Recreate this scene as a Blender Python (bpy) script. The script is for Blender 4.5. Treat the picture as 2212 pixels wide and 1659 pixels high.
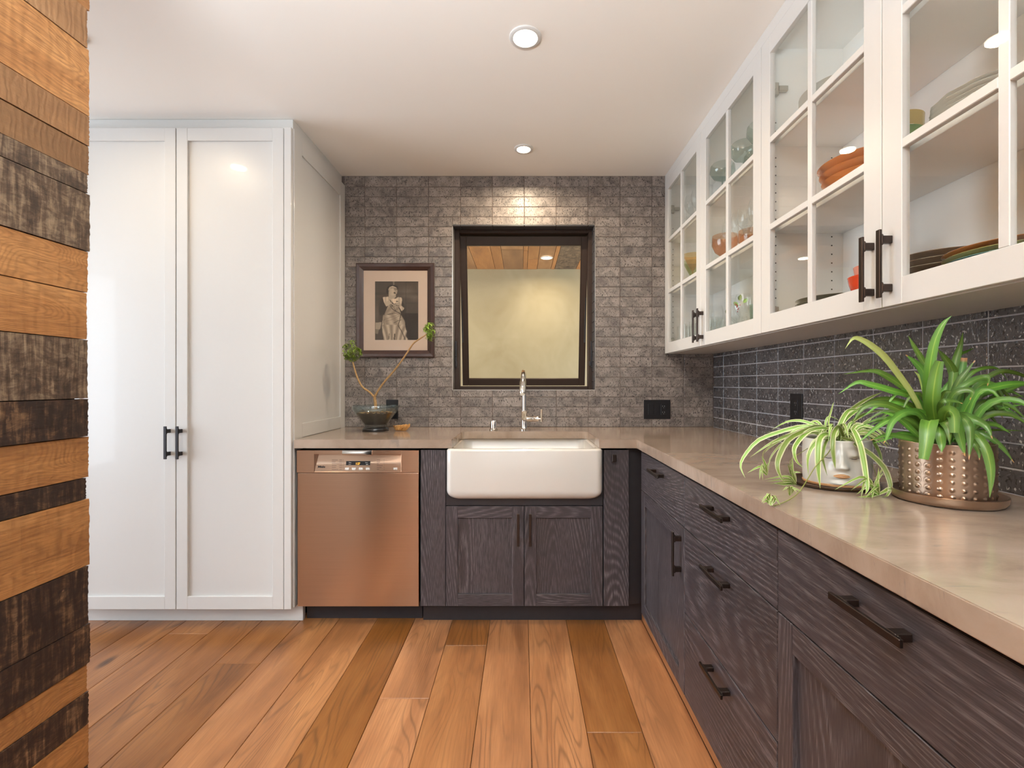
import bpy, bmesh, math, random
import numpy as np
from mathutils import Vector, Matrix
random.seed(7)
for o in list(bpy.data.objects): bpy.data.objects.remove(o)
SC = bpy.context.scene
COL = SC.collection
PI = math.pi
# ------------------------------------------------------------------ camera
CAMH, F, CX, CY = 1.184, 1025.0, 1128.0, 829.5
cam = bpy.data.cameras.new('camera'); camo = bpy.data.objects.new('camera', cam); COL.objects.link(camo)
camo.location = (0, 0, CAMH); camo.rotation_euler = (PI/2, 0, 0)
cam.sensor_width = 36; cam.lens = F/2212*36; cam.shift_x = -(CX-1106)/2212; cam.shift_y = 0.0
cam.clip_start = 0.02
SC.camera = camo
def P(x, y, Y):                     # a pixel of the 2212x1659 photograph and a distance -> a point
    return Vector(((x-CX)*Y/F, Y, CAMH+(CY-y)*Y/F))
# ------------------------------------------------------------------ world, assumed daylight, added fill lights, exposure
W = bpy.data.worlds.new('world'); SC.world = W; W.use_nodes = True
bg = W.node_tree.nodes['Background']; bg.inputs[0].default_value = (0.80, 0.90, 1.0, 1); bg.inputs[1].default_value = 1.0
def area(name, loc, rot, sx, sy, power, color, spread=PI, shape='RECTANGLE'):
    l = bpy.data.lights.new(name, 'AREA'); l.shape = shape; l.size = sx
    if shape == 'RECTANGLE': l.size_y = sy
    l.energy = power; l.color = color; l.spread = spread
    o = bpy.data.objects.new(name, l); COL.objects.link(o); o.location = loc; o.rotation_euler = rot
    return o
area('assumed_daylight_left', (-4.9, 0.6, 1.35), (0, -PI/2, 0), 2.2, 3.4, 128, (0.76, 0.88, 1.0))  # unseen area light assumed for daylight from the left; no window is built
area('assumed_daylight_rear', (-0.8, -3.9, 1.45), (PI/2, 0, 0), 4.6, 2.1, 16, (0.95, 0.97, 1.0))  # added lamp at the windowless rear wall, standing in for assumed daylight
area('ceiling_fill', (-0.65, -0.75, 1.50), (PI, 0, 0), 1.1, 1.1, 165, (0.86, 0.94, 1.0), math.radians(158))  # unseen lamp added behind the camera, aimed up to brighten the ceiling
area('porch_fill_left', (-3.4, 4.6, 0.8), (0, -PI/2-0.85, 0), 1.6, 2.2, 62, (1.0, 0.96, 0.88))  # added fill tilted upward so the soffit outside reads brighter
area('porch_fill_right', (3.4, 4.6, 0.8), (0, PI/2+0.85, 0), 1.6, 2.2, 56, (1.0, 0.96, 0.88))  # matching added fill on the right, also tilted up at the soffit
SC.view_settings.view_transform = 'Standard'; SC.view_settings.look = 'None'
SC.view_settings.gamma = 1.0; SC.view_settings.use_curve_mapping = False
SC.view_settings.exposure = 0.79
cy = SC.cycles
cy.max_bounces = 10; cy.diffuse_bounces = 5; cy.glossy_bounces = 4; cy.transmission_bounces = 6
cy.transparent_max_bounces = 40; cy.sample_clamp_indirect = 6; cy.caustics_reflective = False; cy.caustics_refractive = False
cy.use_denoising = True
# ------------------------------------------------------------------ node helpers
def mat(name):
    m = bpy.data.materials.new(name); m.use_nodes = True
    nt = m.node_tree; b = nt.nodes['Principled BSDF']
    return m, nt, b
def nd(nt, t, **kw):
    n = nt.nodes.new(t)
    for k, v in kw.items():
        if k.startswith('i_'):
            n.inputs[k[2:].replace('_', ' ')].default_value = v
        else: setattr(n, k, v)
    return n
def setin(b, **kw):
    for k, v in kw.items(): b.inputs[k.replace('_', ' ')].default_value = v
def ln(nt, a, b): nt.links.new(a, b)
def ramp(nt, fac, stops):
    r = nd(nt, 'ShaderNodeValToRGB'); cr = r.color_ramp
    while len(cr.elements) < len(stops): cr.elements.new(0.5)
    for e, (p, c) in zip(cr.elements, stops): e.position = p; e.color = (*c, 1) if len(c) == 3 else c
    ln(nt, fac, r.inputs[0]); return r.outputs[0]
def math_(nt, op, a, b=None, c=None):
    n = nd(nt, 'ShaderNodeMath', operation=op)
    for i, v in enumerate((a, b, c)):
        if v is None: continue
        if isinstance(v, (int, float)): n.inputs[i].default_value = v
        else: ln(nt, v, n.inputs[i])
    return n.outputs[0]
def mixc(nt, fac, a, b, blend='MIX'):
    n = nd(nt, 'ShaderNodeMix', data_type='RGBA', blend_type=blend)
    for i, v in ((0, fac), (6, a), (7, b)):
        if isinstance(v, (int, float)): n.inputs[i].default_value = v
        elif isinstance(v, tuple): n.inputs[i].default_value = (*v, 1)
        else: ln(nt, v, n.inputs[i])
    return n.outputs[2]
def coords(nt, scale=(1, 1, 1), rand=True):
    tc = nd(nt, 'ShaderNodeTexCoord'); mp = nd(nt, 'ShaderNodeMapping'); mp.inputs['Scale'].default_value = scale
    if rand:
        oi = nd(nt, 'ShaderNodeObjectInfo')
        m = nd(nt, 'ShaderNodeVectorMath', operation='MULTIPLY_ADD')
        cmb = nd(nt, 'ShaderNodeCombineXYZ')
        ln(nt, oi.outputs['Random'], cmb.inputs[0]); ln(nt, math_(nt, 'MULTIPLY', oi.outputs['Random'], 3.7), cmb.inputs[1]); ln(nt, math_(nt, 'MULTIPLY', oi.outputs['Random'], 7.3), cmb.inputs[2])
        ln(nt, cmb.outputs[0], m.inputs[0]); m.inputs[1].default_value = (11, 11, 11); ln(nt, tc.outputs['Object'], m.inputs[2])
        ln(nt, m.outputs[0], mp.inputs[0])
        return mp.outputs[0], oi.outputs['Random']
    ln(nt, tc.outputs['Object'], mp.inputs[0]); return mp.outputs[0], None
def scaled(nt, vec, s):
    mp = nd(nt, 'ShaderNodeMapping'); mp.inputs['Scale'].default_value = s; ln(nt, vec, mp.inputs[0]); return mp.outputs[0]
def noise(nt, vec, scale, detail=2, rough=0.5, dist=0.0):
    n = nd(nt, 'ShaderNodeTexNoise'); n.inputs['Scale'].default_value = scale; n.inputs['Detail'].default_value = detail
    n.inputs['Roughness'].default_value = rough; n.inputs['Distortion'].default_value = dist; ln(nt, vec, n.inputs['Vector'])
    return n.outputs[0]
def bump(nt, b, h, strength, dist=0.001):
    n = nd(nt, 'ShaderNodeBump'); n.inputs['Strength'].default_value = strength; n.inputs['Distance'].default_value = dist
    ln(nt, h, n.inputs['Height']); ln(nt, n.outputs[0], b.inputs['Normal'])
def plain(name, col, rough=0.5, metal=0.0, coat=0.0, spec=0.5, varamt=0.03, nscale=30, bumpa=0.0):
    m, nt, b = mat(name); setin(b, Roughness=rough, Metallic=metal, Coat_Weight=coat, Specular_IOR_Level=spec)
    v, _ = coords(nt, rand=False); n = noise(nt, v, nscale, 3)
    c = mixc(nt, n, tuple(x*(1-varamt) for x in col), tuple(min(1, x*(1+varamt)) for x in col)); ln(nt, c, b.inputs['Base Color'])
    if bumpa: bump(nt, b, n, bumpa)
    return m
def perm(axis, along, across):     # scale vector: small along the grain
    return tuple(along if a == axis else across for a in 'XYZ')
# ------------------------------------------------------------------ materials
M = {}
M['white'] = plain('white_paint', (0.64, 0.632, 0.612), 0.34, coat=0.15, varamt=0.008)
M['cabinet_inside'] = plain('cabinet_inside', (0.92, 0.92, 0.90), 0.5, varamt=0.008)
M['ceiling'] = plain('ceiling_paint', (0.88, 0.85, 0.80), 0.85, varamt=0.012, nscale=2)
M['room'] = plain('room_paint', (0.72, 0.68, 0.61), 0.8, varamt=0.02, nscale=2)
M['bronze'] = plain('bronze_metal', (0.055, 0.040, 0.034), 0.33, metal=0.85, varamt=0.2)
M['black_metal'] = plain('black_metal', (0.035, 0.033, 0.036), 0.38, metal=0.6)
M['frame_dark'] = plain('window_frame_bronze', (0.040, 0.025, 0.019), 0.5, spec=0.25, varamt=0.08)
M['chrome'] = plain('chrome', (0.86, 0.84, 0.80), 0.07, metal=1.0, varamt=0.0)
M['nickel'] = plain('nickel', (0.55, 0.52, 0.46), 0.3, metal=1.0)
M['porcelain'] = plain('porcelain', (0.66, 0.635, 0.59), 0.16, coat=0.6, varamt=0.01, nscale=4)
M['black'] = plain('black_plastic', (0.008, 0.008, 0.010), 0.3)
M['slot'] = plain('outlet_slot', (0.25, 0.25, 0.26), 0.4)
M['hole'] = plain('pin_hole', (0.01, 0.01, 0.01), 0.9)
M['metal_trim'] = plain('edge_trim', (0.45, 0.43, 0.40), 0.3, metal=0.7)
M['matboard'] = plain('mat_board', (0.62, 0.50, 0.41), 0.9)
M['frame_wood'] = plain('picture_frame_wood', (0.050, 0.024, 0.020), 0.3, coat=0.4, varamt=0.25)
M['porch'] = None
M['toe'] = plain('dark_toe_kick', (0.020, 0.018, 0.021), 0.45, varamt=0.2)
M['dark_void'] = plain('dark_void', (0.006, 0.005, 0.005), 0.8)
M['soil'] = plain('potting_soil', (0.035, 0.022, 0.014), 0.95, varamt=0.6, nscale=120, bumpa=0.8)
M['button'] = plain('silver_button', (0.80, 0.78, 0.74), 0.2, metal=0.4)
M['ink'] = plain('black_ink', (0.012, 0.010, 0.010), 0.4)
M['ink_soft'] = plain('faded_ink', (0.16, 0.10, 0.075), 0.5)
M['ink_white'] = plain('white_ink', (0.7, 0.68, 0.65), 0.5)
def dark_oak(axis):
    m, nt, b = mat('dark_oak_'+axis); setin(b, Roughness=0.42, Specular_IOR_Level=0.55)
    v, rnd = coords(nt)
    n1 = noise(nt, scaled(nt, v, perm(axis, 0.40, 3.3)), 1.0, 1.2, 0.3, 0.05)
    lines = math_(nt, 'SINE', math_(nt, 'MULTIPLY', n1, 470))
    lines = math_(nt, 'POWER', math_(nt, 'MULTIPLY_ADD', lines, 0.5, 0.5), 1.8)
    pores = noise(nt, scaled(nt, v, perm(axis, 22, 520)), 1.0, 2, 0.6)
    pores2 = math_(nt, 'MULTIPLY', math_(nt, 'SUBTRACT', pores, 0.38), 3.2)
    pores2.node.use_clamp = True
    fac = math_(nt, 'MULTIPLY', lines, pores2)
    fac = math_(nt, 'MULTIPLY_ADD', fac, math_(nt, 'MULTIPLY_ADD', noise(nt, scaled(nt, v, perm(axis, 1.5, 7)), 1.0, 1), 1.5, -0.15), math_(nt, 'MULTIPLY', pores2, 0.15)); fac.node.use_clamp = True
    big = noise(nt, scaled(nt, v, perm(axis, 1.2, 5)), 1.0, 2)
    dark = mixc(nt, big, (0.021, 0.0165, 0.0185), (0.044, 0.035, 0.040))
    c = mixc(nt, fac, dark, (0.20, 0.178, 0.188)); ln(nt, c, b.inputs['Base Color'])
    bump(nt, b, math_(nt, 'MULTIPLY', fac, -1.0), 0.35, 0.0006)
    return m
for a in 'XYZ': M['oak'+a] = dark_oak(a)
def floor_oak():
    m, nt, b = mat('floor_oak'); v, rnd = coords(nt)
    n1 = noise(nt, scaled(nt, v, perm('Y', 0.85, 7.0)), 1.0, 1.5, 0.45, 0.25)
    lines = math_(nt, 'POWER', math_(nt, 'MULTIPLY_ADD', math_(nt, 'SINE', math_(nt, 'MULTIPLY', n1, 130)), 0.5, 0.5), 6)
    gate = noise(nt, scaled(nt, v, perm('Y', 1.5, 6)), 1.0, 1)
    gate = math_(nt, 'MULTIPLY', math_(nt, 'SUBTRACT', gate, 0.42), 4.5); gate.node.use_clamp = True
    lines = math_(nt, 'MULTIPLY', lines, gate)
    fine = noise(nt, scaled(nt, v, perm('Y', 7, 190)), 1.0, 3, 0.65)
    big = noise(nt, scaled(nt, v, perm('Y', 1.3, 8)), 1.0, 4, 0.6, 0.4)
    c = ramp(nt, big, [(0.28, (0.20, 0.078, 0.027)), (0.47, (0.335, 0.138, 0.050)), (0.70, (0.47, 0.215, 0.085))])
    c = mixc(nt, math_(nt, 'MULTIPLY', lines, 0.52), c, (0.085, 0.036, 0.014))
    c = mixc(nt, math_(nt, 'MULTIPLY', math_(nt, 'SUBTRACT', fine, 0.3), 0.75), c, (0.10, 0.043, 0.018))
    vo = nd(nt, 'ShaderNodeTexVoronoi'); vo.inputs['Scale'].default_value = 1.0; ln(nt, scaled(nt, v, perm('Y', 1.9, 4.6)), vo.inputs['Vector'])
    kn = ramp(nt, vo.outputs['Distance'], [(0.0, (1, 1, 1)), (0.055, (0.8, 0.8, 0.8)), (0.12, (0, 0, 0))])
    kn = math_(nt, 'MULTIPLY', kn, math_(nt, 'GREATER_THAN', noise(nt, scaled(nt, v, perm('Y', 1.1, 2.5)), 1.0, 0), 0.53))
    c = mixc(nt, math_(nt, 'MULTIPLY', kn, 0.85), c, (0.028, 0.013, 0.007))
    hs = nd(nt, 'ShaderNodeHueSaturation'); ln(nt, c, hs.inputs['Color']); ln(nt, math_(nt, 'MULTIPLY_ADD', rnd, 0.55, 0.68), hs.inputs['Value']); ln(nt, math_(nt, 'MULTIPLY_ADD', rnd, -0.14, 1.10), hs.inputs['Saturation'])
    ln(nt, hs.outputs[0], b.inputs['Base Color'])
    ln(nt, math_(nt, 'MULTIPLY_ADD', fine, 0.18, 0.24), b.inputs['Roughness'])
    bump(nt, b, math_(nt, 'ADD', fine, math_(nt, 'MULTIPLY', lines, -0.7)), 0.16, 0.001)
    return m
M['floor'] = floor_oak()
def reclaimed(kind, axis):
    m, nt, b = mat('reclaimed_'+kind+'_'+axis); setin(b, Roughness=0.62); v, rnd = coords(nt)
    ac = [a for a in 'XYZ' if a != axis]
    big = noise(nt, scaled(nt, v, perm(axis, 2.0, 9)), 1.0, 4, 0.6, 0.5)
    n1 = noise(nt, scaled(nt, v, perm(axis, 2.2, 9.0)), 1.0, 1.5, 0.45, 0.3)
    rings = math_(nt, 'POWER', math_(nt, 'MULTIPLY_ADD', math_(nt, 'SINE', math_(nt, 'MULTIPLY', n1, 330)), 0.5, 0.5), 2)
    fine = noise(nt, scaled(nt, v, perm(axis, 13, 190)), 1.0, 4, 0.75)
    saw = nd(nt, 'ShaderNodeTexWave', wave_type='BANDS', bands_direction=axis); saw.inputs['Scale'].default_value = 13 if kind != 'tan' else 24
    saw.inputs['Distortion'].default_value = 7; saw.inputs['Detail'].default_value = 3; saw.inputs['Detail Scale'].default_value = 1.6
    ln(nt, scaled(nt, v, perm(axis, 1.0, 0.5)), saw.inputs['Vector'])
    blot = noise(nt, scaled(nt, v, perm(axis, 17, 34)), 1.0, 5, 0.75, 0.4)
    strk = noise(nt, scaled(nt, v, tuple(85 if a == axis else (9 if a == 'Z' else 9) for a in 'XYZ')), 1.0, 3, 0.65, 0.5)
    if kind == 'orange':
        c = ramp(nt, big, [(0.25, (0.22, 0.088, 0.024)), (0.5, (0.40, 0.175, 0.050)), (0.75, (0.55, 0.28, 0.10))])
        c = mixc(nt, math_(nt, 'MULTIPLY', rings, 0.35), c, (0.115, 0.040, 0.012)); c = mixc(nt, math_(nt, 'MULTIPLY', strk, 0.25), c, (0.52, 0.26, 0.10))
        fx = math_(nt, 'MULTIPLY', math_(nt, 'SUBTRACT', fine, 0.38), 3.0); fx.node.use_clamp = True; c = mixc(nt, math_(nt, 'MULTIPLY', fx, 0.62), c, (0.13, 0.045, 0.013))
    elif kind == 'tan':
        c = ramp(nt, big, [(0.25, (0.22, 0.105, 0.042)), (0.5, (0.36, 0.18, 0.072)), (0.75, (0.50, 0.28, 0.13))])
        c = mixc(nt, math_(nt, 'MULTIPLY', strk, 0.55), c, (0.14, 0.068, 0.030)); c = mixc(nt, math_(nt, 'MULTIPLY', fine, 0.4), c, (0.10, 0.05, 0.022))
    else:
        deep, mid, pale = ((0.045, 0.026, 0.017), (0.105, 0.064, 0.040), (0.33, 0.235, 0.150)) if kind == 'gray' else ((0.020, 0.009, 0.006), (0.060, 0.028, 0.015), (0.27, 0.155, 0.075))
        k = math_(nt, 'ADD', math_(nt, 'MULTIPLY', strk, 0.62), math_(nt, 'MULTIPLY', blot, 0.72)); k = math_(nt, 'SUBTRACT', k, 0.12)
        lo = 0.43 if kind == 'gray' else 0.50
        c = ramp(nt, k, [(lo, deep), (lo+0.10, mid), (lo+0.27, pale)])
        c = mixc(nt, math_(nt, 'MULTIPLY', fine, 0.5), c, deep)
    hs = nd(nt, 'ShaderNodeHueSaturation'); ln(nt, c, hs.inputs['Color']); ln(nt, math_(nt, 'MULTIPLY_ADD', rnd, 0.3, 0.9), hs.inputs['Value'])
    ln(nt, hs.outputs[0], b.inputs['Base Color'])
    bump(nt, b, math_(nt, 'ADD', math_(nt, 'MULTIPLY', saw.outputs[0], 0.7), fine), 0.45, 0.002)
    return m
for k in ('orange', 'tan', 'gray', 'dark'): M['rw_'+k] = reclaimed(k, 'Y')
def tile_mat(name, spk):
    m, nt, b = mat(name); v, rnd = coords(nt)
    pits = noise(nt, scaled(nt, v, (170, 170, 100)), 1.0, 2, 0.6)
    pit = ramp(nt, pits, [(0.36, (1, 1, 1)), (0.43, (0, 0, 0))])
    cloud = noise(nt, v, 16, 3, 0.6, 0.6)
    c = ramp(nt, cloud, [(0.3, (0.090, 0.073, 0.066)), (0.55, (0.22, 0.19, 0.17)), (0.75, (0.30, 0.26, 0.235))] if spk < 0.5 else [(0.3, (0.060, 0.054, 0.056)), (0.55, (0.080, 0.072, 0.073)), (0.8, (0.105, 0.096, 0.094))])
    c = mixc(nt, pit, c, (0.024, 0.018, 0.016))
    spn = noise(nt, scaled(nt, v, (150, 150, 85)), 1.0, 1.5, 0.5)
    c = mixc(nt, math_(nt, 'MULTIPLY', ramp(nt, spn, [(0.635, (0, 0, 0)), (0.68, (1, 1, 1))]), min(0.85, spk*0.8)), c, (0.50, 0.48, 0.47))
    hs = nd(nt, 'ShaderNodeHueSaturation'); ln(nt, c, hs.inputs['Color']); ln(nt, math_(nt, 'MULTIPLY_ADD', rnd, 0.34, 0.84), hs.inputs['Value'])
    ln(nt, hs.outputs[0], b.inputs['Base Color'])
    ln(nt, math_(nt, 'MULTIPLY_ADD', cloud, 0.16, 0.34 if spk < 0.5 else 0.2), b.inputs['Roughness']); setin(b, Specular_IOR_Level=0.75)
    wav = noise(nt, v, 42, 2); drop = noise(nt, scaled(nt, v, (150, 150, 75)), 1.0, 2, 0.5)
    drop = ramp(nt, drop, [(0.62, (0, 0, 0)), (0.70, (1, 1, 1))])
    h = math_(nt, 'ADD', math_(nt, 'MULTIPLY', wav, 0.9), math_(nt, 'MULTIPLY', pit, -0.6)); h = math_(nt, 'ADD', h, math_(nt, 'MULTIPLY', drop, spk))
    bump(nt, b, h, 0.45, 0.0016)
    return m
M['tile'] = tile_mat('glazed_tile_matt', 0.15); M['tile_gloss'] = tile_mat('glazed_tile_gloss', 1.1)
M['grout'] = plain('grout', (0.150, 0.118, 0.105), 0.9, varamt=0.15, nscale=90)
M['grout_light'] = plain('grout_light', (0.42, 0.41, 0.42), 0.9, varamt=0.1, nscale=90)
def quartz():
    m, nt, b = mat('quartz'); v, _ = coords(nt, rand=False)
    a = noise(nt, scaled(nt, v, (1, 2.2, 1)), 5, 6, 0.62, 0.6); d = noise(nt, scaled(nt, v, (6, 22, 6)), 1.6, 5, 0.7, 1.2)
    c = ramp(nt, a, [(0.30, (0.27, 0.198, 0.148)), (0.5, (0.345, 0.262, 0.203)), (0.72, (0.40, 0.315, 0.255))])
    vein = ramp(nt, d, [(0.30, (1, 1, 1)), (0.40, (0, 0, 0))])
    c = mixc(nt, math_(nt, 'MULTIPLY', vein, 0.6), c, (0.215, 0.185, 0.165)); ln(nt, c, b.inputs['Base Color'])
    setin(b, Roughness=0.13, Specular_IOR_Level=0.6); return m
M['quartz'] = quartz()
def steel():
    m, nt, b = mat('brushed_steel'); v, _ = coords(nt, rand=False)
    n = noise(nt, scaled(nt, v, (3, 3, 900)), 1.0, 3, 0.6)
    c = mixc(nt, n, (0.60, 0.42, 0.30), (0.76, 0.56, 0.42)); ln(nt, c, b.inputs['Base Color'])
    setin(b, Metallic=1.0, Roughness=0.30, Anisotropic=0.75, Anisotropic_Rotation=0.25)
    tg = nd(nt, 'ShaderNodeTangent', direction_type='RADIAL', axis='Z'); ln(nt, tg.outputs[0], b.inputs['Tangent'])
    bump(nt, b, n, 0.05, 0.0005); return m
M['steel'] = steel()
def plaster():
    m, nt, b = mat('cream_plaster'); v, _ = coords(nt, rand=False)
    n = noise(nt, v, 1.8, 6, 0.6, 0.8); c = ramp(nt, n, [(0.3, (0.42, 0.365, 0.235)), (0.6, (0.50, 0.45, 0.31)), (0.8, (0.56, 0.51, 0.38))])
    ln(nt, c, b.inputs['Base Color']); setin(b, Roughness=0.85); return m
M['plaster'] = plaster()
def thin_glass(name, tint, gloss_add=0.0, rough=0.0, ior=1.5):
    m = bpy.data.materials.new(name); m.use_nodes = True; nt = m.node_tree
    for n in list(nt.nodes): nt.nodes.remove(n)
    out = nd(nt, 'ShaderNodeOutputMaterial'); tr = nd(nt, 'ShaderNodeBsdfTransparent'); tr.inputs[0].default_value = (*tint, 1)
    gl = nd(nt, 'ShaderNodeBsdfGlossy'); gl.inputs['Roughness'].default_value = rough; fr = nd(nt, 'ShaderNodeFresnel'); ge = nd(nt, 'ShaderNodeNewGeometry'); ln(nt, math_(nt, 'MULTIPLY_ADD', ge.outputs['Backfacing'], 1.0/ior-ior, ior), fr.inputs[0])
    mx = nd(nt, 'ShaderNodeMixShader'); f = math_(nt, 'MULTIPLY_ADD', fr.outputs[0], 1.0, gloss_add); f.node.use_clamp = True
    ln(nt, f, mx.inputs[0]); ln(nt, tr.outputs[0], mx.inputs[1]); ln(nt, gl.outputs[0], mx.inputs[2]); ln(nt, mx.outputs[0], out.inputs[0])
    return m
M['pane'] = thin_glass('cabinet_glass', (0.985, 0.99, 0.98), 0.0, ior=1.38)
M['glazing'] = thin_glass('picture_glass', (0.98, 0.98, 0.98), 0.0, ior=1.12)
M['reveal'] = plain('reveal_glaze', (0.045, 0.042, 0.045), 0.3, varamt=0.25)
M['window_glass'] = thin_glass('window_glass', (0.98, 0.98, 0.95), 0.0, ior=1.2)
M['clear'] = thin_glass('clear_glass', (0.985, 0.99, 0.985), 0.012, 0.02, 1.4)
M['teal'] = thin_glass('teal_glass', (0.68, 0.84, 0.82), 0.04, 0.02)
M['sage'] = thin_glass('sage_glass', (0.74, 0.81, 0.77), 0.05, 0.02)
M['amber'] = thin_glass('amber_glass', (0.88, 0.55, 0.36), 0.03, 0.02)
M['orange_glass'] = thin_glass('orange_glass', (0.96, 0.72, 0.34), 0.03, 0.02)
M['green_glass'] = thin_glass('green_glass', (0.66, 0.70, 0.38), 0.03, 0.02)
M['bowl_glass'] = thin_glass('bowl_glass', (0.86, 0.92, 0.93), 0.06, 0.02)
def emit(name, col, s):
    m = bpy.data.materials.new(name); m.use_nodes = True; nt = m.node_tree
    nt.nodes.remove(nt.nodes['Principled BSDF']); e = nd(nt, 'ShaderNodeEmission'); e.inputs[0].default_value = (*col, 1); e.inputs[1].default_value = s
    ln(nt, e.outputs[0], nt.nodes['Material Output'].inputs[0]); return m
M['lamp'] = emit('lamp_lens', (1.0, 0.86, 0.66), 16); M['lamp_out'] = emit('porch_lamp_lens', (1.0, 0.85, 0.6), 12)
M['led'] = emit('display_digits', (1.0, 0.42, 0.05), 1.6)
for nme, c, r in (('ceramic_white', (0.74, 0.72, 0.66), 0.2), ('ceramic_beige', (0.40, 0.33, 0.265), 0.35), ('ceramic_orange', (0.62, 0.20, 0.045), 0.2),
                  ('ceramic_brown', (0.42, 0.16, 0.05), 0.2), ('ceramic_olive', (0.42, 0.36, 0.14), 0.2), ('ceramic_teal', (0.22, 0.38, 0.38), 0.2),
                  ('ceramic_dark', (0.07, 0.06, 0.055), 0.2), ('ceramic_red', (0.72, 0.06, 0.012), 0.15), ('ceramic_pink', (0.75, 0.27, 0.2), 0.25),
                  ('ceramic_cream', (0.75, 0.66, 0.50), 0.25), ('ceramic_green', (0.16, 0.28, 0.07), 0.2), ('ceramic_gold', (0.45, 0.32, 0.10), 0.25),
                  ('raw_clay', (0.50, 0.27, 0.12), 0.6), ('berry', (0.45, 0.02, 0.02), 0.3), ('holly', (0.04, 0.16, 0.05), 0.3)):
    M[nme] = plain(nme, c, r, coat=0.3 if r < .3 else 0, varamt=0.06, nscale=14)
M['face_glaze'] = plain('face_glaze', (0.64, 0.63, 0.58), 0.28, coat=0.3, varamt=0.1, nscale=9)
M['pot_bronze'] = plain('pot_bronze', (0.42, 0.30, 0.215), 0.30, metal=0.92, varamt=0.25, nscale=16)
M['saucer_dark'] = plain('saucer_dark', (0.10, 0.06, 0.035), 0.28, metal=0.6, varamt=0.3)
M['husk'] = plain('dried_husk', (0.55, 0.29, 0.09), 0.4, coat=0.4, varamt=0.55, nscale=90, bumpa=0.6)
def leaf_mat(name, mid, edge, stripe, w0, w1, tip=None):
    m, nt, b = mat(name); at = nd(nt, 'ShaderNodeAttribute', attribute_name='uv2')
    sx = nd(nt, 'ShaderNodeSeparateXYZ'); ln(nt, at.outputs['Vector'], sx.inputs[0])
    au = math_(nt, 'ABSOLUTE', sx.outputs[0])
    c = ramp(nt, au, [(0.0, stripe), (0.13, mid), (w0, mid), (w1, edge)])
    v, rnd = coords(nt); n = noise(nt, v, 26, 2)
    c = mixc(nt, math_(nt, 'MULTIPLY', n, 0.35), c, tuple(x*0.45 for x in mid))
    hs = nd(nt, 'ShaderNodeHueSaturation'); ln(nt, c, hs.inputs['Color']); ln(nt, math_(nt, 'MULTIPLY_ADD', rnd, 0.75, 0.62), hs.inputs['Value'])
    ln(nt, math_(nt, 'MULTIPLY_ADD', rnd, 0.035, 0.482), hs.inputs['Hue'])
    out = hs.outputs[0]
    if tip: out = mixc(nt, ramp(nt, sx.outputs[1], [(0.93, (0, 0, 0)), (0.97, (1, 1, 1))]), out, tip)
    ln(nt, out, b.inputs['Base Color']); setin(b, Roughness=0.38, Subsurface_Weight=0.0, Transmission_Weight=0.0)
    return m
M['leaf'] = leaf_mat('leaf_green', (0.115, 0.27, 0.032), (0.085, 0.20, 0.025), (0.28, 0.44, 0.07), 0.4, 0.9)
M['leaf_tip'] = leaf_mat('leaf_green_dry_tip', (0.10, 0.25, 0.035), (0.07, 0.18, 0.025), (0.22, 0.38, 0.07), 0.4, 0.9, (0.52, 0.26, 0.10))
M['leaf_light'] = leaf_mat('leaf_pale', (0.55, 0.70, 0.22), (0.48, 0.62, 0.18), (0.62, 0.76, 0.3), 0.4, 0.9)
M['leaf_var'] = leaf_mat('leaf_variegated', (0.22, 0.37, 0.055), (0.76, 0.78, 0.48), (0.27, 0.43, 0.09), 0.55, 0.72)
M['leaflet'] = leaf_mat('leaflet', (0.27, 0.43, 0.05), (0.21, 0.37, 0.04), (0.45, 0.58, 0.12), 0.4, 0.9)
M['stem_green'] = plain('stem_green', (0.20, 0.22, 0.05), 0.5, varamt=0.3)
M['bark'] = plain('bark', (0.42, 0.26, 0.11), 0.7, varamt=0.45, nscale=160, bumpa=0.4)
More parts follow.
